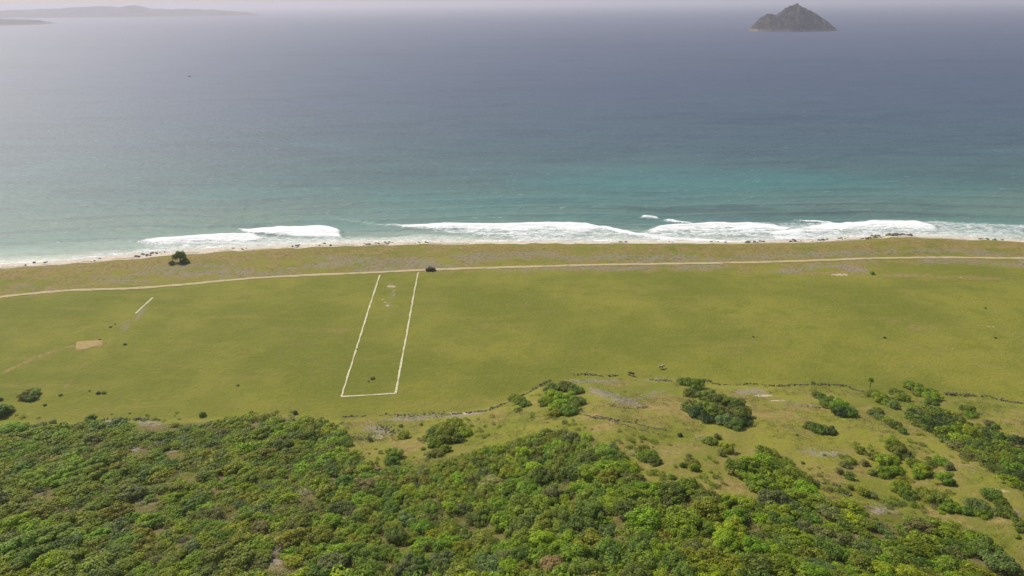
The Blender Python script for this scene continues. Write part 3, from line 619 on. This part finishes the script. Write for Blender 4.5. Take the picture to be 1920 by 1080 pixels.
for r_ in rows: bykey.setdefault((WORD[r_[3]], r_[4]), []).append(r_)
for (cw, where), its in bykey.items():
    its.sort(key=lambda q: q[0])
    for i, (px, py, wd, ck, _) in enumerate(its):
        if len(its) == 1: lb = f'{cw} bush {where}'
        elif i == 0: lb = f'leftmost {cw} bush {where}'
        elif i == len(its)-1: lb = f'rightmost {cw} bush {where}'
        else: lb = f'{ordn[i]} {cw} bush from the left {where}'
        p, r = crown_at(px, py, wd*1.08)
        make_tree('bush', p, r, random.uniform(.85, 1.1), ck, NEAR if r > 1.6 else SMALL, lb, 'bush', 'bushes standing out on the slope and pasture')
for (px, py, wd), wh in zip(tiny, TW):
    p, r = crown_at(px, py, wd*.95)
    make_tree('shrub', p, max(r, .45), .8, 'mid' if px == 1635 else random.choice(['deep', 'dark', 'grey']), SMALL, 'tiny dark shrub '+wh, 'shrub', 'tiny dark shrubs dotted over the grass')
# tree on the shore and its small neighbour
p, r = crown_at(338, 484, 24); make_tree('tree', p, r*.95, 2.1, 'dark', NEAR, 'lone wind-bent dark tree on the grass just behind the beach', 'tree', None)
p, r = crown_at(347, 488, 16); make_tree('bush', p, r, 1.1, 'grey', NEAR, 'grey leafless bush touching the lone tree behind the beach', 'bush', None)
p, r = crown_at(323, 492, 12); make_tree('bush', p, r, 1.2, 'deep', SMALL, 'small dark bush left of the lone tree behind the beach', 'bush', None)
# sapling with a bare stem
p = G([(1631, 731)])[0]; rt_ = empty('sapling', tuple(p), 0)
V, Fc = tube([(0, 0, -.2), (-.1, 0, 1.2), (-.2, .1, 2.6), (-.25, .1, 4.0)], [.13, .11, .09, .05], 7); link('trunk', np_mesh('trunk', V, Fc, BARK, True), rt_)
c_ = link('crown', SMALL[1], rt_); c_.location = (-.25, .1, 2.4); c_.scale = (1.35, 1.35, 2.3); c_.color = (*COL['bright'], 1)
tag(rt_, 'lone thin sapling with a small green crown on the terrace edge', 'tree')

# ------------------------------------------------------------------ the thicket
def thicket():
    polys = [np.array(p) for p in WOODS]
    Pw = [G(p)[:, :2] for p in WOODS]; bare = [(np.array(b)-np.array(b).mean(0))*1.75+np.array(b).mean(0)+np.array([0, 7]) for b in BARE]
    placed = []; cell = 4.0; gridd = {}
    def ok(x, y, r, k):
        ci, cj = int(x//cell), int(y//cell)
        for i in range(ci-2, ci+3):
            for j in range(cj-2, cj+3):
                for (a, b, c) in gridd.get((i, j), ()):
                    if (a-x)**2+(b-y)**2 < (k*(r+c))**2: return False
        return True
    for k, P in enumerate(Pw):
        x0, y0 = P.min(0)-6; x1, y1 = P.max(0)+2; n = int((x1-x0)*(y1-y0)*1.5)
        X = rng.uniform(x0, x1, n); Y = rng.uniform(y0, y1, n); Zz = Z(X, Y); PX, PY, SLr = project(X, Y, Zz+1.1); ins = in_poly(PX, PY, polys[k]); X = X[ins]; Y = Y[ins]; Zz = Zz[ins]; PX = PX[ins]; PY = PY[ins]; SLr = SLr[ins]; N1 = fbm(X/16, Y/16, 121, 3); N2 = fbm(X/7, Y/7, 131, 2); N3 = fbm(X/22, Y/22, 151, 2)
        bad = np.zeros(len(X), bool)
        for b in bare: bad |= in_poly(PX, PY, b)
        Q = rng.random(len(X))
        left = sstep(700, 380, PX)
        Rr = (1.15+1.6*Q**1.6)*(1-left) + (1.1+1.6*Q**1.5)*left
        Rr *= .6+.95*N1
        if k == 2: Rr = 1.2+1.5*Q
        order = np.argsort(-Rr[:len(Rr)]) if False else np.arange(len(X))
        half = len(order)//6
        order = np.concatenate([order[:half][np.argsort(-Rr[order[:half]])], order[half:]])
        for i in order:
            if bad[i]: continue
            if k == 0 and N2[i] > (.64 if PX[i] < 1150 or PY[i] < 930 else .58) and Q[i] < .88: continue
            if not ok(X[i], Y[i], Rr[i], .56 if k != 2 else .6): continue
            placed.append((X[i], Y[i], Zz[i], Rr[i], PX[i], PY[i], SLr[i], N3[i], k)); gridd.setdefault((int(X[i]//cell), int(Y[i]//cell)), []).append((X[i], Y[i], Rr[i]))
    return placed
TH = thicket()
def th_colour(px, py, n3, k, left):
    q = random.random()
    if k == 2: return random.choices(['dark', 'deep', 'mid', 'bright', 'grey'], [45, 12, 22, 12 if px > 1820 else 3, 12])[0]
    if k == 1: return random.choices(['mid', 'bright', 'dark', 'lime'], [40, 30, 25, 5])[0]
    if px < 520: return random.choices(['olive', 'yellow', 'mid', 'bright', 'dark', 'grey', 'lime'], [26, 14, 22, 20 if n3 > .5 else 8, 12, 12, 3])[0]
    if px > 1480: return random.choices(['olive', 'mid', 'dark', 'bright', 'grey', 'lime', 'tan'], [20, 30, 22, 12, 14, 3, 1.5])[0]
    return random.choices(['bright', 'mid', 'dark', 'olive', 'lime', 'yellow', 'grey', 'tan'], [30 if n3 > .48 else 16, 28, 20, 13, 8 if n3 > .5 else 3, 6, 6, .8])[0]
TH = [(*t, th_colour(t[4], t[5], t[7], t[8], 0)) for t in TH]
def lean(px):
    if px < 620: return random.gauss(.62, .35), random.uniform(1.0, 1.22)
    if px > 1450: return random.gauss(-.72, .3), random.uniform(1.05, 1.25)
    return random.uniform(0, 3), random.uniform(1.0, 1.2)
def tall(px): return random.uniform(.8, 1.05) if px < 620 else random.uniform(.82, 1.12)
size = np.array([t[3]*F/t[6] if (0 < t[4] < 1920 and 700 < t[5] < 1085) else 0 for t in TH])
top = set(np.argsort(-size)[:300].tolist())
print('thicket crowns', len(TH), 'smallest single px', sorted(size)[-300])
def column(px):
    for lim, nm in ((180, 'far left'), (420, 'left'), (700, 'left of centre'), (900, 'just left of centre'), (1080, 'centre'), (1260, 'just right of centre'), (1480, 'right of centre'), (1700, 'right'), (1e9, 'far right')):
        if px < lim: return nm
def row(py):
    for lim, nm in ((890, 'high in the thicket'), (950, 'halfway down the thicket'), (1000, 'low in the thicket'), (1045, 'near the bottom edge'), (1e9, 'on the bottom edge')):
        if py < lim: return nm
def sz(r): return 'small' if r < 2.0 else ('broad' if r < 2.7 else 'very broad')
cells = {}
for i in top:
    t = TH[i]; cells.setdefault((sz(t[3]), WORD[t[9]], row(t[5]), column(t[4])), []).append(i)
for (s_, cw, ro, co), ids in cells.items():
    ids.sort(key=lambda i: TH[i][4]); n = len(ids)
    for j, i in enumerate(ids):
        t = TH[i]
        if n == 1: lb = f'{s_} {cw} tree {ro}, {co}'
        elif j == 0: lb = f'leftmost {s_} {cw} tree {ro}, {co}'
        elif j == n-1: lb = f'rightmost {s_} {cw} tree {ro}, {co}'
        else: lb = f'{ordn[j]} {s_} {cw} tree from left {ro}, {co}'
        la, ls = lean(t[4]); make_tree('tree', (t[0], t[1], t[2]), t[3], tall(t[4]), t[9], NEAR, lb, 'tree', 'trees packed together in the thicket', la, ls)
# saplings and low scrub thinning out from the thicket into the clearings (part of the same mass)
FR = [([(1090, 800), (1240, 830), (1330, 850), (1380, 900), (1500, 860), (1560, 880), (1700, 940), (1800, 960), (1860, 1000), (1880, 1040), (1700, 990), (1500, 940), (1300, 940), (1180, 890)], 170), ([(780, 790), (960, 775), (1090, 790), (1100, 830), (960, 840), (860, 865), (700, 880), (660, 860), (690, 840), (780, 850)], 90),
      ([(1690, 745), (1760, 760), (1850, 800), (1930, 840), (1930, 960), (1860, 910), (1780, 860), (1700, 800)], 60), ([(1560, 820), (1720, 820), (1800, 900), (1790, 960), (1600, 930)], 70), ([(0, 775), (640, 772), (660, 800), (640, 830), (0, 820)], 80)]
for poly, cnt in FR:
    P = G(poly)[:, :2]; X = rng.uniform(P[:, 0].min(), P[:, 0].max(), cnt*8); Y = rng.uniform(P[:, 1].min(), P[:, 1].max(), cnt*8); m = in_poly(X, Y, P) & (fbm(X/10, Y/10, 311, 3) > .47); X = X[m][:cnt]; Y = Y[m][:cnt]; ZZ = Z(X, Y)
    qx, qy, sr = project(X, Y, ZZ)
    for x, y, z, a, b, c in zip(X, Y, ZZ, qx, qy, sr): TH.append((x, y, z, random.uniform(.35, .95), a, b, c, .5, 9, random.choice(['olive', 'grey', 'mid', 'dark', 'olive', 'bright'])))
for b in BARE:
    P = G(b)[:, :2]; c0 = P.mean(0); ex = P.max(0)-P.min(0)
    for _ in range(4):
        x, y = c0+ex*np.array([random.uniform(-.6, .6), random.uniform(-.6, .6)]); z = float(Z(x, y)); a, q_, c_ = project(x, y, z)
        TH.append((x, y, z, random.uniform(.35, .8), float(a), float(q_), float(c_), .5, 9, random.choice(['tan', 'grey', 'dead', 'dead', 'olive'])))
Vs = []; Ts = []; Cs = []
for i, t in enumerate(TH):
    if i in top: continue
    x, y, z, r = t[:4]; V, Fc, ti = CLOUD[i % 6]; a = random.uniform(0, 6.28); c, s = math.cos(a), math.sin(a)
    h = r*tall(t[4]); k = r*1.12; la, ls = lean(t[4]); ca, sa = math.cos(la), math.sin(la)
    if r < 1.3: V = V[:1400]; ti = ti[:350]
    ux = (V[:, 0]*c-V[:, 1]*s)*k*ls; uy = (V[:, 0]*s+V[:, 1]*c)*k/ls
    W = np.stack([ux*ca-uy*sa+x, ux*sa+uy*ca+y, V[:, 2]*h+z-.05*r], 1)
    Vs.append(W); Ts.append(np.repeat(ti, 4)); Cs.append(np.repeat(np.array([jitter(COL[t[9]])]), len(W), 0))
Vs = np.concatenate(Vs); me = np_mesh('thicket', Vs, np.arange(len(Vs)).reshape(-1, 4), LEAFS, False)
attr_f(me, 'tint', np.concatenate(Ts)); attr_c(me, 'crown_colour', np.concatenate(Cs))
tag(link('thicket', me), 'dense green scrub and small trees filling the slope between the single trees', 'thicket', kind='stuff')
print('thicket quads', len(Vs)//4)

# low tufts and dry herbs over the slope, the terrace and the strip behind the beach: nobody could count them
def tufts():
    zones = [([(640, 786), (800, 778), (950, 760), (1010, 728), (1100, 708), (1300, 718), (1560, 726), (1900, 760), (1960, 820), (1960, 1080), (1880, 1070), (1700, 980), (1400, 960), (1150, 860), (900, 850), (800, 890), (680, 870)], 5200, (.14, .42)),
             ([(-40, 512), (300, 486), (640, 467), (1200, 462), (1600, 456), (1700, 450), (1960, 462), (1960, 480), (1600, 482), (1200, 492), (700, 505), (300, 535), (-40, 556)], 2600, (.12, .36)),
             ([(-40, 1090), (-40, 806), (640, 806), (1000, 830), (1500, 920), (1900, 1090)], 5200, (.2, .6)),
             ([(0, 770), (640, 776), (1000, 722), (1920, 745), (1920, 560), (900, 530), (0, 600)], 500, (.08, .22))]
    Vs = []; Cs = []; Ts = []
    pal = [COL['olive'], COL['grey'], COL['mid'], (.17, .13, .05), (.13, .10, .05), COL['dark']]
    for zi, (poly, n, (a, b)) in enumerate(zones):
        P = G(poly)[:, :2]; x0, y0 = P.min(0); x1, y1 = P.max(0)
        X = rng.uniform(x0, x1, n*6); Y = rng.uniform(y0, y1, n*6); N = fbm(X/11, Y/7, 201, 3)
        m = in_poly(X, Y, P) & (N+rng.normal(size=len(X))*.06 > .50); X = X[m][:n]; Y = Y[m][:n]; Zz = Z(X, Y)
        for x, y, z in zip(X, Y, Zz):
            V, Fc, ti = TWIG[random.randrange(4)]; q = random.uniform(a, b)*2.4; k = 56
            st = random.randrange(0, 190-14)*4; V = V[st:st+k]
            Vs.append(np.stack([V[:, 0]*q*1.6+x, V[:, 1]*q+y, V[:, 2]*q*.8+z], 1)); c = random.choices(pal, [3, 3, 3, 2, 2, 3] if zi == 0 else ([3, 3, 1, 3, 3, 1] if zi == 1 else [4, 3, 4, 1, 1, 3]))[0]
            Cs.append(np.repeat(np.array([jitter(c, .25)]), k, 0)); Ts.append(np.ones(k)*random.uniform(.7, 1.1))
    V = np.concatenate(Vs); me = np_mesh('ground_cover', V, np.arange(len(V)).reshape(-1, 4), LEAFS, False)
    attr_f(me, 'tint', np.concatenate(Ts)); attr_c(me, 'crown_colour', np.concatenate(Cs))
    tag(link('ground_cover', me), 'low dry tufts and weeds scattered over the slope and the strip behind the beach', 'ground cover', kind='stuff')
tufts()

# ------------------------------------------------------------------ stones
def rock_arrays(seed, sub=2):
    bm = bmesh.new(); bmesh.ops.create_icosphere(bm, subdivisions=sub, radius=1); r = np.random.default_rng(seed)
    V = np.array([v.co[:] for v in bm.verts]); Fc = np.array([[v.index for v in f.verts] for f in bm.faces]); bm.free()
    for _ in range(5):
        d = r.normal(size=3); d /= np.linalg.norm(d); h = r.uniform(.45, .8); q = V@d; V = V-np.clip(q-h, 0, None)[:, None]*d*.9
    V = V*(1+.25*(fbm(V[:, 0]*2+7, V[:, 1]*2+V[:, 2]*2, seed, 2)-.5))[:, None]*np.array([1.15, .85, .65]); return V, Fc
def stone_mat(name, a, b):
    t = NT(name); n = t.noise(t.pos(), 1.6, 5, .7); t.l.new(t.mix(t.ss(n, .35, .65), c4(*a), c4(*b)), t.b.inputs['Base Color']); t.b.inputs['Roughness'].default_value = .9; t.bump(n, .6, .2); return t.m
DARKR = stone_mat('shore_rock', (.075, .062, .048), (.20, .17, .14)); GREYR = stone_mat('rubble_stone', (.06, .048, .03), (.19, .155, .105))
ROCKS = [rock_arrays(600+k) for k in range(5)]
RM = [np_mesh('rock', v, f, DARKR, False) for v, f in ROCKS]
seg_names = []
shore = []
def shore_rocks(x0, x1, n, s0, s1, off0, off1, where):
    cc = [random.uniform(x0, x1) for _ in range(max(2, n//5))]
    for k in range(n):
        px = min(max(random.gauss(random.choice(cc), (x1-x0)*.05), x0), x1); shore.append((px, random.uniform(off0, off1), random.uniform(s0, s1), where))
shore_rocks(0, 120, 5, .5, 1.1, .25, .9, 'at the left end of the beach')
shore_rocks(130, 310, 20, .4, 1.0, .3, .95, 'on the beach left of the lone tree')
shore_rocks(360, 560, 14, .3, .8, .3, .95, 'on the beach right of the lone tree')
shore_rocks(600, 760, 16, .4, 1.1, .35, 1.0, 'on the beach above the marked plot')
shore_rocks(780, 960, 9, .3, .9, .4, 1.0, 'on the beach above the parked truck')
shore_rocks(960, 1180, 11, .3, .8, .5, 1.0, 'on the middle of the beach')
shore_rocks(1200, 1350, 6, .4, .8, .5, 1.0, 'on the thin beach right of centre')
shore_rocks(1360, 1460, 22, .4, 1.0, .2, 1.0, 'in the rocky stretch right of centre')
shore_rocks(1460, 1600, 18, .5, 1.1, .2, 1.0, 'along the foam left of the dark point')
shore_rocks(1618, 1710, 46, .6, 1.5, .7, 1.15, 'piled on the dark point in the surf')
shore_rocks(1600, 1720, 14, .4, .9, .1, .6, 'on the sand behind the dark point')
shore_rocks(1740, 1920, 14, .4, 1.0, .2, .9, 'on the beach at the right end')
grp = {}
for it in shore: grp.setdefault(it[3], []).append(it)
for where, its in grp.items():
    its.sort(key=lambda q: q[0]); n = len(its)
    for j, (px, o, s, _) in enumerate(its):
        gx = flat_at([(px, 455)], 1.0)[0][0]*(li(WATER, flat_at([(px, 455)], 0)[0][0])/flat_at([(px, 455)], 0)[0][1])
        g = float(grass_y(gx)); wv = float(water_y(gx)); y = g+(wv-g)*o; z = max(float(Z(gx, y)), -.3)
        ob = link('rock', random.choice(RM)); ob.location = (gx, y, z+.15*s); ob.rotation_euler = (random.uniform(-.3, .3), random.uniform(-.3, .3), random.uniform(0, 6.28)); ob.scale = (s*random.uniform(.9, 1.3), s*.9, s*random.uniform(.7, 1.1))
        tag(ob, (f'leftmost dark rock {where}' if j == 0 else f'rightmost dark rock {where}' if j == n-1 else f'{ordn[j]} dark rock from the left {where}'), 'rock', 'dark rocks '+where) if n <= 23 else tag(ob, (f'leftmost dark rock {where}' if j == 0 else f'rightmost dark rock {where}' if j == n-1 else f'black rock in the heap {where}'), 'rock', 'dark rocks '+where)
# low rubble walls along the terrace edge and across the slope
def wall(px, h, wid, label, dens=2.6, seed=1, col=GREYR):
    r = np.random.default_rng(seed); P = G(px)[:, :2]; seg = np.concatenate([[0], np.cumsum(np.hypot(*np.diff(P, axis=0).T))]); n = int(seg[-1]*dens)+3
    parts = []
    for k in range(n):
        t = r.uniform(0, seg[-1]); gap = vnoise(np.array([t/5.]), np.array([seed*3.3]), 81)[0]
        if gap < .22: continue
        x = np.interp(t, seg, P[:, 0])+r.normal()*wid*.4; y = np.interp(t, seg, P[:, 1])+r.normal()*wid*.4+1.2*(vnoise(np.array([t/7.]), np.array([4.]), 5)[0]-.5)
        s = r.uniform(.14, .34)*(.7+.5*gap); V, Fc = ROCKS[int(r.integers(5))]; a = r.uniform(0, 6.28); c, q = math.cos(a), math.sin(a)
        z = float(Z(x, y))+r.uniform(0, h)*gap
        parts.append((np.stack([(V[:, 0]*c-V[:, 1]*q)*s+x, (V[:, 0]*q+V[:, 1]*c)*s+y, V[:, 2]*s+z], 1), Fc))
    V, Fc = join(parts); tag(link('stone_wall', np_mesh('stone_wall', V, Fc, col, False)), label, 'stone wall', 'low tumbled stone walls')
WALLS = [([(868, 776), (915, 770), (950, 757), (985, 740), (1012, 724), (1035, 714)], .8, .9, 'tumbled grey stone wall climbing towards the round bush clump'),
         ([(1070, 703), (1100, 702), (1130, 706)], .7, .8, 'short dark stone wall right above the round bush clump'),
         ([(1140, 706), (1172, 702), (1180, 703)], .6, .8, 'short stone wall ending at the brown cow'),
         ([(1215, 711), (1255, 715), (1275, 718)], .6, .9, 'grey stone wall fragment between the cow and the dark clump'),
         ([(1305, 712), (1330, 714), (1350, 722)], .6, .8, 'stone wall running off the top of the dark clump'),
         ([(1352, 722), (1400, 720), (1450, 723), (1500, 722), (1560, 722), (1595, 726)], .5, .6, 'long thin stone wall along the terrace between clumps'),
         ([(1592, 727), (1610, 733), (1622, 736)], .5, .6, 'short dark stone wall just left of the lone sapling'),
         ([(1765, 738), (1800, 741), (1850, 743), (1880, 751), (1925, 758)], .8, .8, 'stone wall along the terrace edge at the far right'),
         ([(1136, 757), (1160, 764), (1190, 766), (1214, 764)], .5, .8, 'dark stone bank below the grey rubble on the slope'),
         ([(1085, 770), (1120, 780), (1150, 788), (1190, 793), (1250, 808)], .25, .35, 'thin line of stones slanting down the slope from the round clump'),
         ([(1085, 776), (1110, 782), (1180, 800), (1240, 815)], .15, .4, 'faint second line of stones below the slanting one'),
         ([(1490, 760), (1530, 764), (1560, 766)], .3, .5, 'faint stone line left of the oblong bushes'),
         ([(1524, 905), (1550, 907), (1576, 912)], .5, .6, 'short dark stone wall in the lower grass strip'),
         ([(1570, 922), (1600, 930)], .4, .5, 'stub of stone wall at the edge of the lower thicket'),
         ([(660, 822), (675, 824), (697, 824)], .9, .9, 'dark heaped stones under the grey rubble patch'),
         ([(640, 782), (700, 780), (760, 778), (830, 776), (868, 776)], .35, 1.3, 'scattered stones along the field edge above the rubble patch'),
         ([(192, 786), (230, 785), (300, 788)], .4, .9, 'brown stones along the thicket edge at the left'),
         ([(700, 795), (725, 805), (738, 812)], .3, 3.0, 'loose grey rubble spread on the pale patch')]
for k, (p, h, wd, lb) in enumerate(WALLS): wall(p, h, wd, lb, 4.6, 11+k)

# ------------------------------------------------------------------ pickup on the road
def box(bm, x0, x1, y0, y1, z0, z1, taper=0, bev=.03):
    vs = [bm.verts.new(c) for c in [(x0, y0, z0), (x1, y0, z0), (x1, y1, z0), (x0, y1, z0), (x0+taper, y0+taper*.6, z1), (x1-taper, y0+taper*.6, z1), (x1-taper, y1-taper*.6, z1), (x0+taper, y1-taper*.6, z1)]]
    for f in [(3, 2, 1, 0), (4, 5, 6, 7), (0, 1, 5, 4), (1, 2, 6, 5), (2, 3, 7, 6), (3, 0, 4, 7)]: bm.faces.new([vs[i] for i in f])
def bmobj(name, bm, mat, parent, bev=0.0, smooth=False):
    me = bpy.data.meshes.new(name)
    if bev: bmesh.ops.bevel(bm, geom=list(bm.edges), offset=bev, segments=2, affect='EDGES')
    bm.normal_update(); bm.to_mesh(me); bm.free(); me.materials.append(mat)
    if smooth: me.polygons.foreach_set('use_smooth', [True]*len(me.polygons))
    return link(name, me, parent)
def prism(bm, prof, y0, y1):
    a = [bm.verts.new((x, y0, z)) for x, z in prof]; b = [bm.verts.new((x, y1, z)) for x, z in prof]; n = len(prof)
    bm.faces.new(a); bm.faces.new(b[::-1])
    for i in range(n): bm.faces.new((a[(i+1) % n], a[i], b[i], b[(i+1) % n]))
def truck():
    p = G([(807, 507.5)])[0]; q = G([(830, 505.5)])[0]; rz = math.atan2(q[1]-p[1], q[0]-p[0])
    root = empty('pickup_truck', (p[0], p[1], p[2]+.12), rz, (1.0, 1.0, 1.0)); tag(root, 'small dark pickup truck parked on the dirt road above the marked plot', 'truck')
    paint = simple('dark_paint', (.035, .018, .018), .35, .2, .1); glass = simple('car_glass', (.35, .38, .40), .12, .3, .05); dark = simple('trim', (.02, .02, .02), .6); rim = simple('rim', (.4, .4, .4), .35, .8); lamp = simple('lamp_lens', (.75, .72, .65), .2); red = simple('tail_lens', (.35, .02, .02), .25)
    bm = bmesh.new(); prism(bm, [(-2.35, .45), (2.3, .45), (2.42, .62), (2.38, 1.0), (1.2, 1.16), (.55, 1.86), (-.75, 1.90), (-.95, 1.18), (-2.35, 1.15)], -.86, .86); bmobj('body', bm, paint, root, .04)
    bm = bmesh.new(); prism(bm, [(1.24, 1.16), (.62, 1.86), (.58, 1.86), (1.14, 1.16)], -.72, .72); bmobj('windscreen', bm, glass, root)
    for s in (-1, 1):
        bm = bmesh.new(); prism(bm, [(1.0, 1.2), (.5, 1.76), (-.66, 1.78), (-.80, 1.22)], s*.862-.01, s*.862+.01); bmobj('side_window', bm, glass, root)
        bm = bmesh.new(); box(bm, 2.34, 2.43, s*.62-.16, s*.62+.16, .74, .92); bmobj('headlight', bm, lamp, root)
        bm = bmesh.new(); box(bm, -2.37, -2.33, s*.74-.08, s*.74+.08, .8, 1.08); bmobj('tail_light', bm, red, root)
        for x in (-1.5, 1.55):
            wv = empty('wheel', (x, s*.84, .38)); wv.parent = root
            bm = bmesh.new(); bmesh.ops.create_cone(bm, cap_ends=True, segments=20, radius1=.38, radius2=.38, depth=.25, matrix=Matrix.Rotation(R(90), 4, 'X')); bmobj('tyre', bm, dark, wv, .03)
            bm = bmesh.new(); bmesh.ops.create_cone(bm, cap_ends=True, segments=14, radius1=.21, radius2=.21, depth=.275, matrix=Matrix.Rotation(R(90), 4, 'X')); bmobj('rim', bm, rim, wv)
    bm = bmesh.new(); box(bm, -2.25, -1.0, -.74, .74, 1.152, 1.20); bmobj('cargo_cover', bm, dark, root)
    bm = bmesh.new(); box(bm, 2.36, 2.5, -.8, .8, .45, .64); bmobj('bumper', bm, dark, root, .02)
truck()

# ------------------------------------------------------------------ two cows
def cow(px, py, rz, label, base, patch, thr, s=1.0):
    p = G([(px, py)])[0]; root = empty('cow', tuple(p), rz, (s, s, s)); tag(root, label, 'cow', 'cows grazing by the stone walls')
    pts = {'pel': (-.62, 0, 1.12, .30), 'rump': (-.85, 0, 1.10, .22), 'mid': (-.05, 0, 1.02, .36), 'chest': (.55, 0, 1.06, .30), 'nk': (.88, 0, 1.16, .19), 'nk2': (1.12, .05, 1.02, .15), 'hd': (1.36, .08, .82, .14), 'mz': (1.56, .1, .60, .085),
           'tail': (-1.02, 0, .95, .04), 'tail2': (-1.06, 0, .45, .03)}
    E = [('pel', 'rump'), ('pel', 'mid'), ('mid', 'chest'), ('chest', 'nk'), ('nk', 'nk2'), ('nk2', 'hd'), ('hd', 'mz'), ('rump', 'tail'), ('tail', 'tail2')]
    for sd, y in (('l', .2), ('r', -.2)):
        k = .08 if sd == 'l' else -.08
        pts.update({'hh'+sd: (-.70, y, .85, .17), 'hk'+sd: (-.58+k, y, .66, .10), 'ho'+sd: (-.80+k, y, .42, .06), 'hf'+sd: (-.72+k, y, .04, .06), 'fs'+sd: (.52, y, .80, .13), 'fk'+sd: (.54-k, y, .42, .065), 'ff'+sd: (.54-k, y, .04, .055), 'ea'+sd: (1.24, .06+y*1.0, .98, .04)})
        E += [('pel', 'hh'+sd), ('hh'+sd, 'hk'+sd), ('hk'+sd, 'ho'+sd), ('ho'+sd, 'hf'+sd), ('chest', 'fs'+sd), ('fs'+sd, 'fk'+sd), ('fk'+sd, 'ff'+sd), ('hd', 'ea'+sd)]
    ks = list(pts); me = bpy.data.meshes.new('body'); me.from_pydata([pts[k][:3] for k in ks], [(ks.index(a), ks.index(b)) for a, b in E], [])
    ob = link('body', me, root); md = ob.modifiers.new('skin', 'SKIN'); sv = me.skin_vertices[0].data if me.skin_vertices else None
    if sv is None:
        bm = bmesh.new(); bm.from_mesh(me); bm.verts.layers.skin.verify(); bm.to_mesh(me); bm.free(); sv = me.skin_vertices[0].data
    for i, k in enumerate(ks): sv[i].radius = (pts[k][3], pts[k][3]); sv[i].use_root = (k == 'pel')
    sd = ob.modifiers.new('sub', 'SUBSURF'); sd.levels = sd.render_levels = 2
    t = NT('hide'); n = t.noise(t.pos((1.6, 1.6, 1.6), True), 1, 2, .4); t.l.new(t.mix(t.ss(n, thr, thr+.04), c4(*base), c4(*patch)), t.b.inputs['Base Color']); t.b.inputs['Roughness'].default_value = .8
    me.materials.append(t.m)
    horn = simple('horn', (.45, .40, .30), .5)
    for y in (-1, 1):
        V, Fc = tube([(1.30, .07+y*.08, .98), (1.32, .07+y*.2, 1.08), (1.36, .07+y*.22, 1.2)], [.03, .022, .006], 6); link('horn', np_mesh('horn', V, Fc, horn, True), root)
cow(1184, 704, R(150), 'dark brown cow with a pale back standing at the stone wall', (.035, .022, .012), (.25, .20, .13), .58, 1.0)
cow(1240, 691, R(20), 'black and white cow on the pasture above the stone wall', (.025, .02, .012), (.60, .56, .46), .50, .95)

# ------------------------------------------------------------------ small boat far out
def boat():
    b = flat_at([(355, 143.5)], 0.0)[0]; root = empty('fishing_boat', (b[0], b[1], 0), R(8), (.75, .75, .75)); tag(root, 'small dark fishing boat far out on the grey water', 'boat')
    hull = simple('hull_paint', (.11, .095, .09), .5); white = simple('cabin_paint', (.35, .35, .34), .5)
    bm = bmesh.new(); secs = []
    for x, hw, zt, zb in [(-4, .9, .9, .1), (-2, 1.25, .85, -.3), (0, 1.3, .85, -.4), (2, 1.05, 1.0, -.35), (3.6, .5, 1.25, -.1), (4.6, .04, 1.5, .6)]:
        secs.append([bm.verts.new(c) for c in [(x, -hw, zt), (x, -hw*.65, (zt+zb)/2-.1), (x, 0, zb), (x, hw*.65, (zt+zb)/2-.1), (x, hw, zt)]])
    for a, c in zip(secs, secs[1:]):
        for i in range(4): bm.faces.new((a[i], a[i+1], c[i+1], c[i]))
        bm.faces.new((a[4], a[0], c[0], c[4]))
    bm.faces.new(secs[0]); bmobj('hull', bm, hull, root)
    bm = bmesh.new(); box(bm, -2.4, -.2, -.8, .8, .85, 2.2, .15); bmobj('cabin', bm, white, root, .05)
    V, Fc = tube([(.8, 0, .6), (.8, 0, 4.2)], [.09, .05], 6); link('mast', np_mesh('mast', V, Fc, hull, True), root)
boat()

# ------------------------------------------------------------------ haze: one closed box of even air
bm = bmesh.new(); S_ = 43500
vs = [bm.verts.new(c) for c in [(-S_, -1600, -60), (S_, -1600, -60), (S_, S_+500, -60), (-S_, S_+500, -60), (-S_, -1600, 175), (S_, -1600, 175), (S_, S_+500, 175), (-S_, S_+500, 175)]]
for f in [(3, 2, 1, 0), (4, 5, 6, 7), (0, 1, 5, 4), (1, 2, 6, 5), (2, 3, 7, 6), (3, 0, 4, 7)]: bm.faces.new([vs[i] for i in f])
hm = bpy.data.materials.new('haze'); hm.use_nodes = True; hn = hm.node_tree.nodes; hn.clear()
ho = hn.new('ShaderNodeOutputMaterial'); pv = hn.new('ShaderNodeVolumePrincipled'); pv.inputs['Color'].default_value = (.72, .70, .78, 1); pv.inputs['Density'].default_value = HAZE_DENSITY; pv.inputs['Anisotropy'].default_value = .30
hm.node_tree.links.new(pv.outputs[0], ho.inputs['Volume'])
hz = bmobj('haze', bm, hm, None); tag(hz, 'pale even haze lying over the sea and the shore', 'haze', kind='stuff')
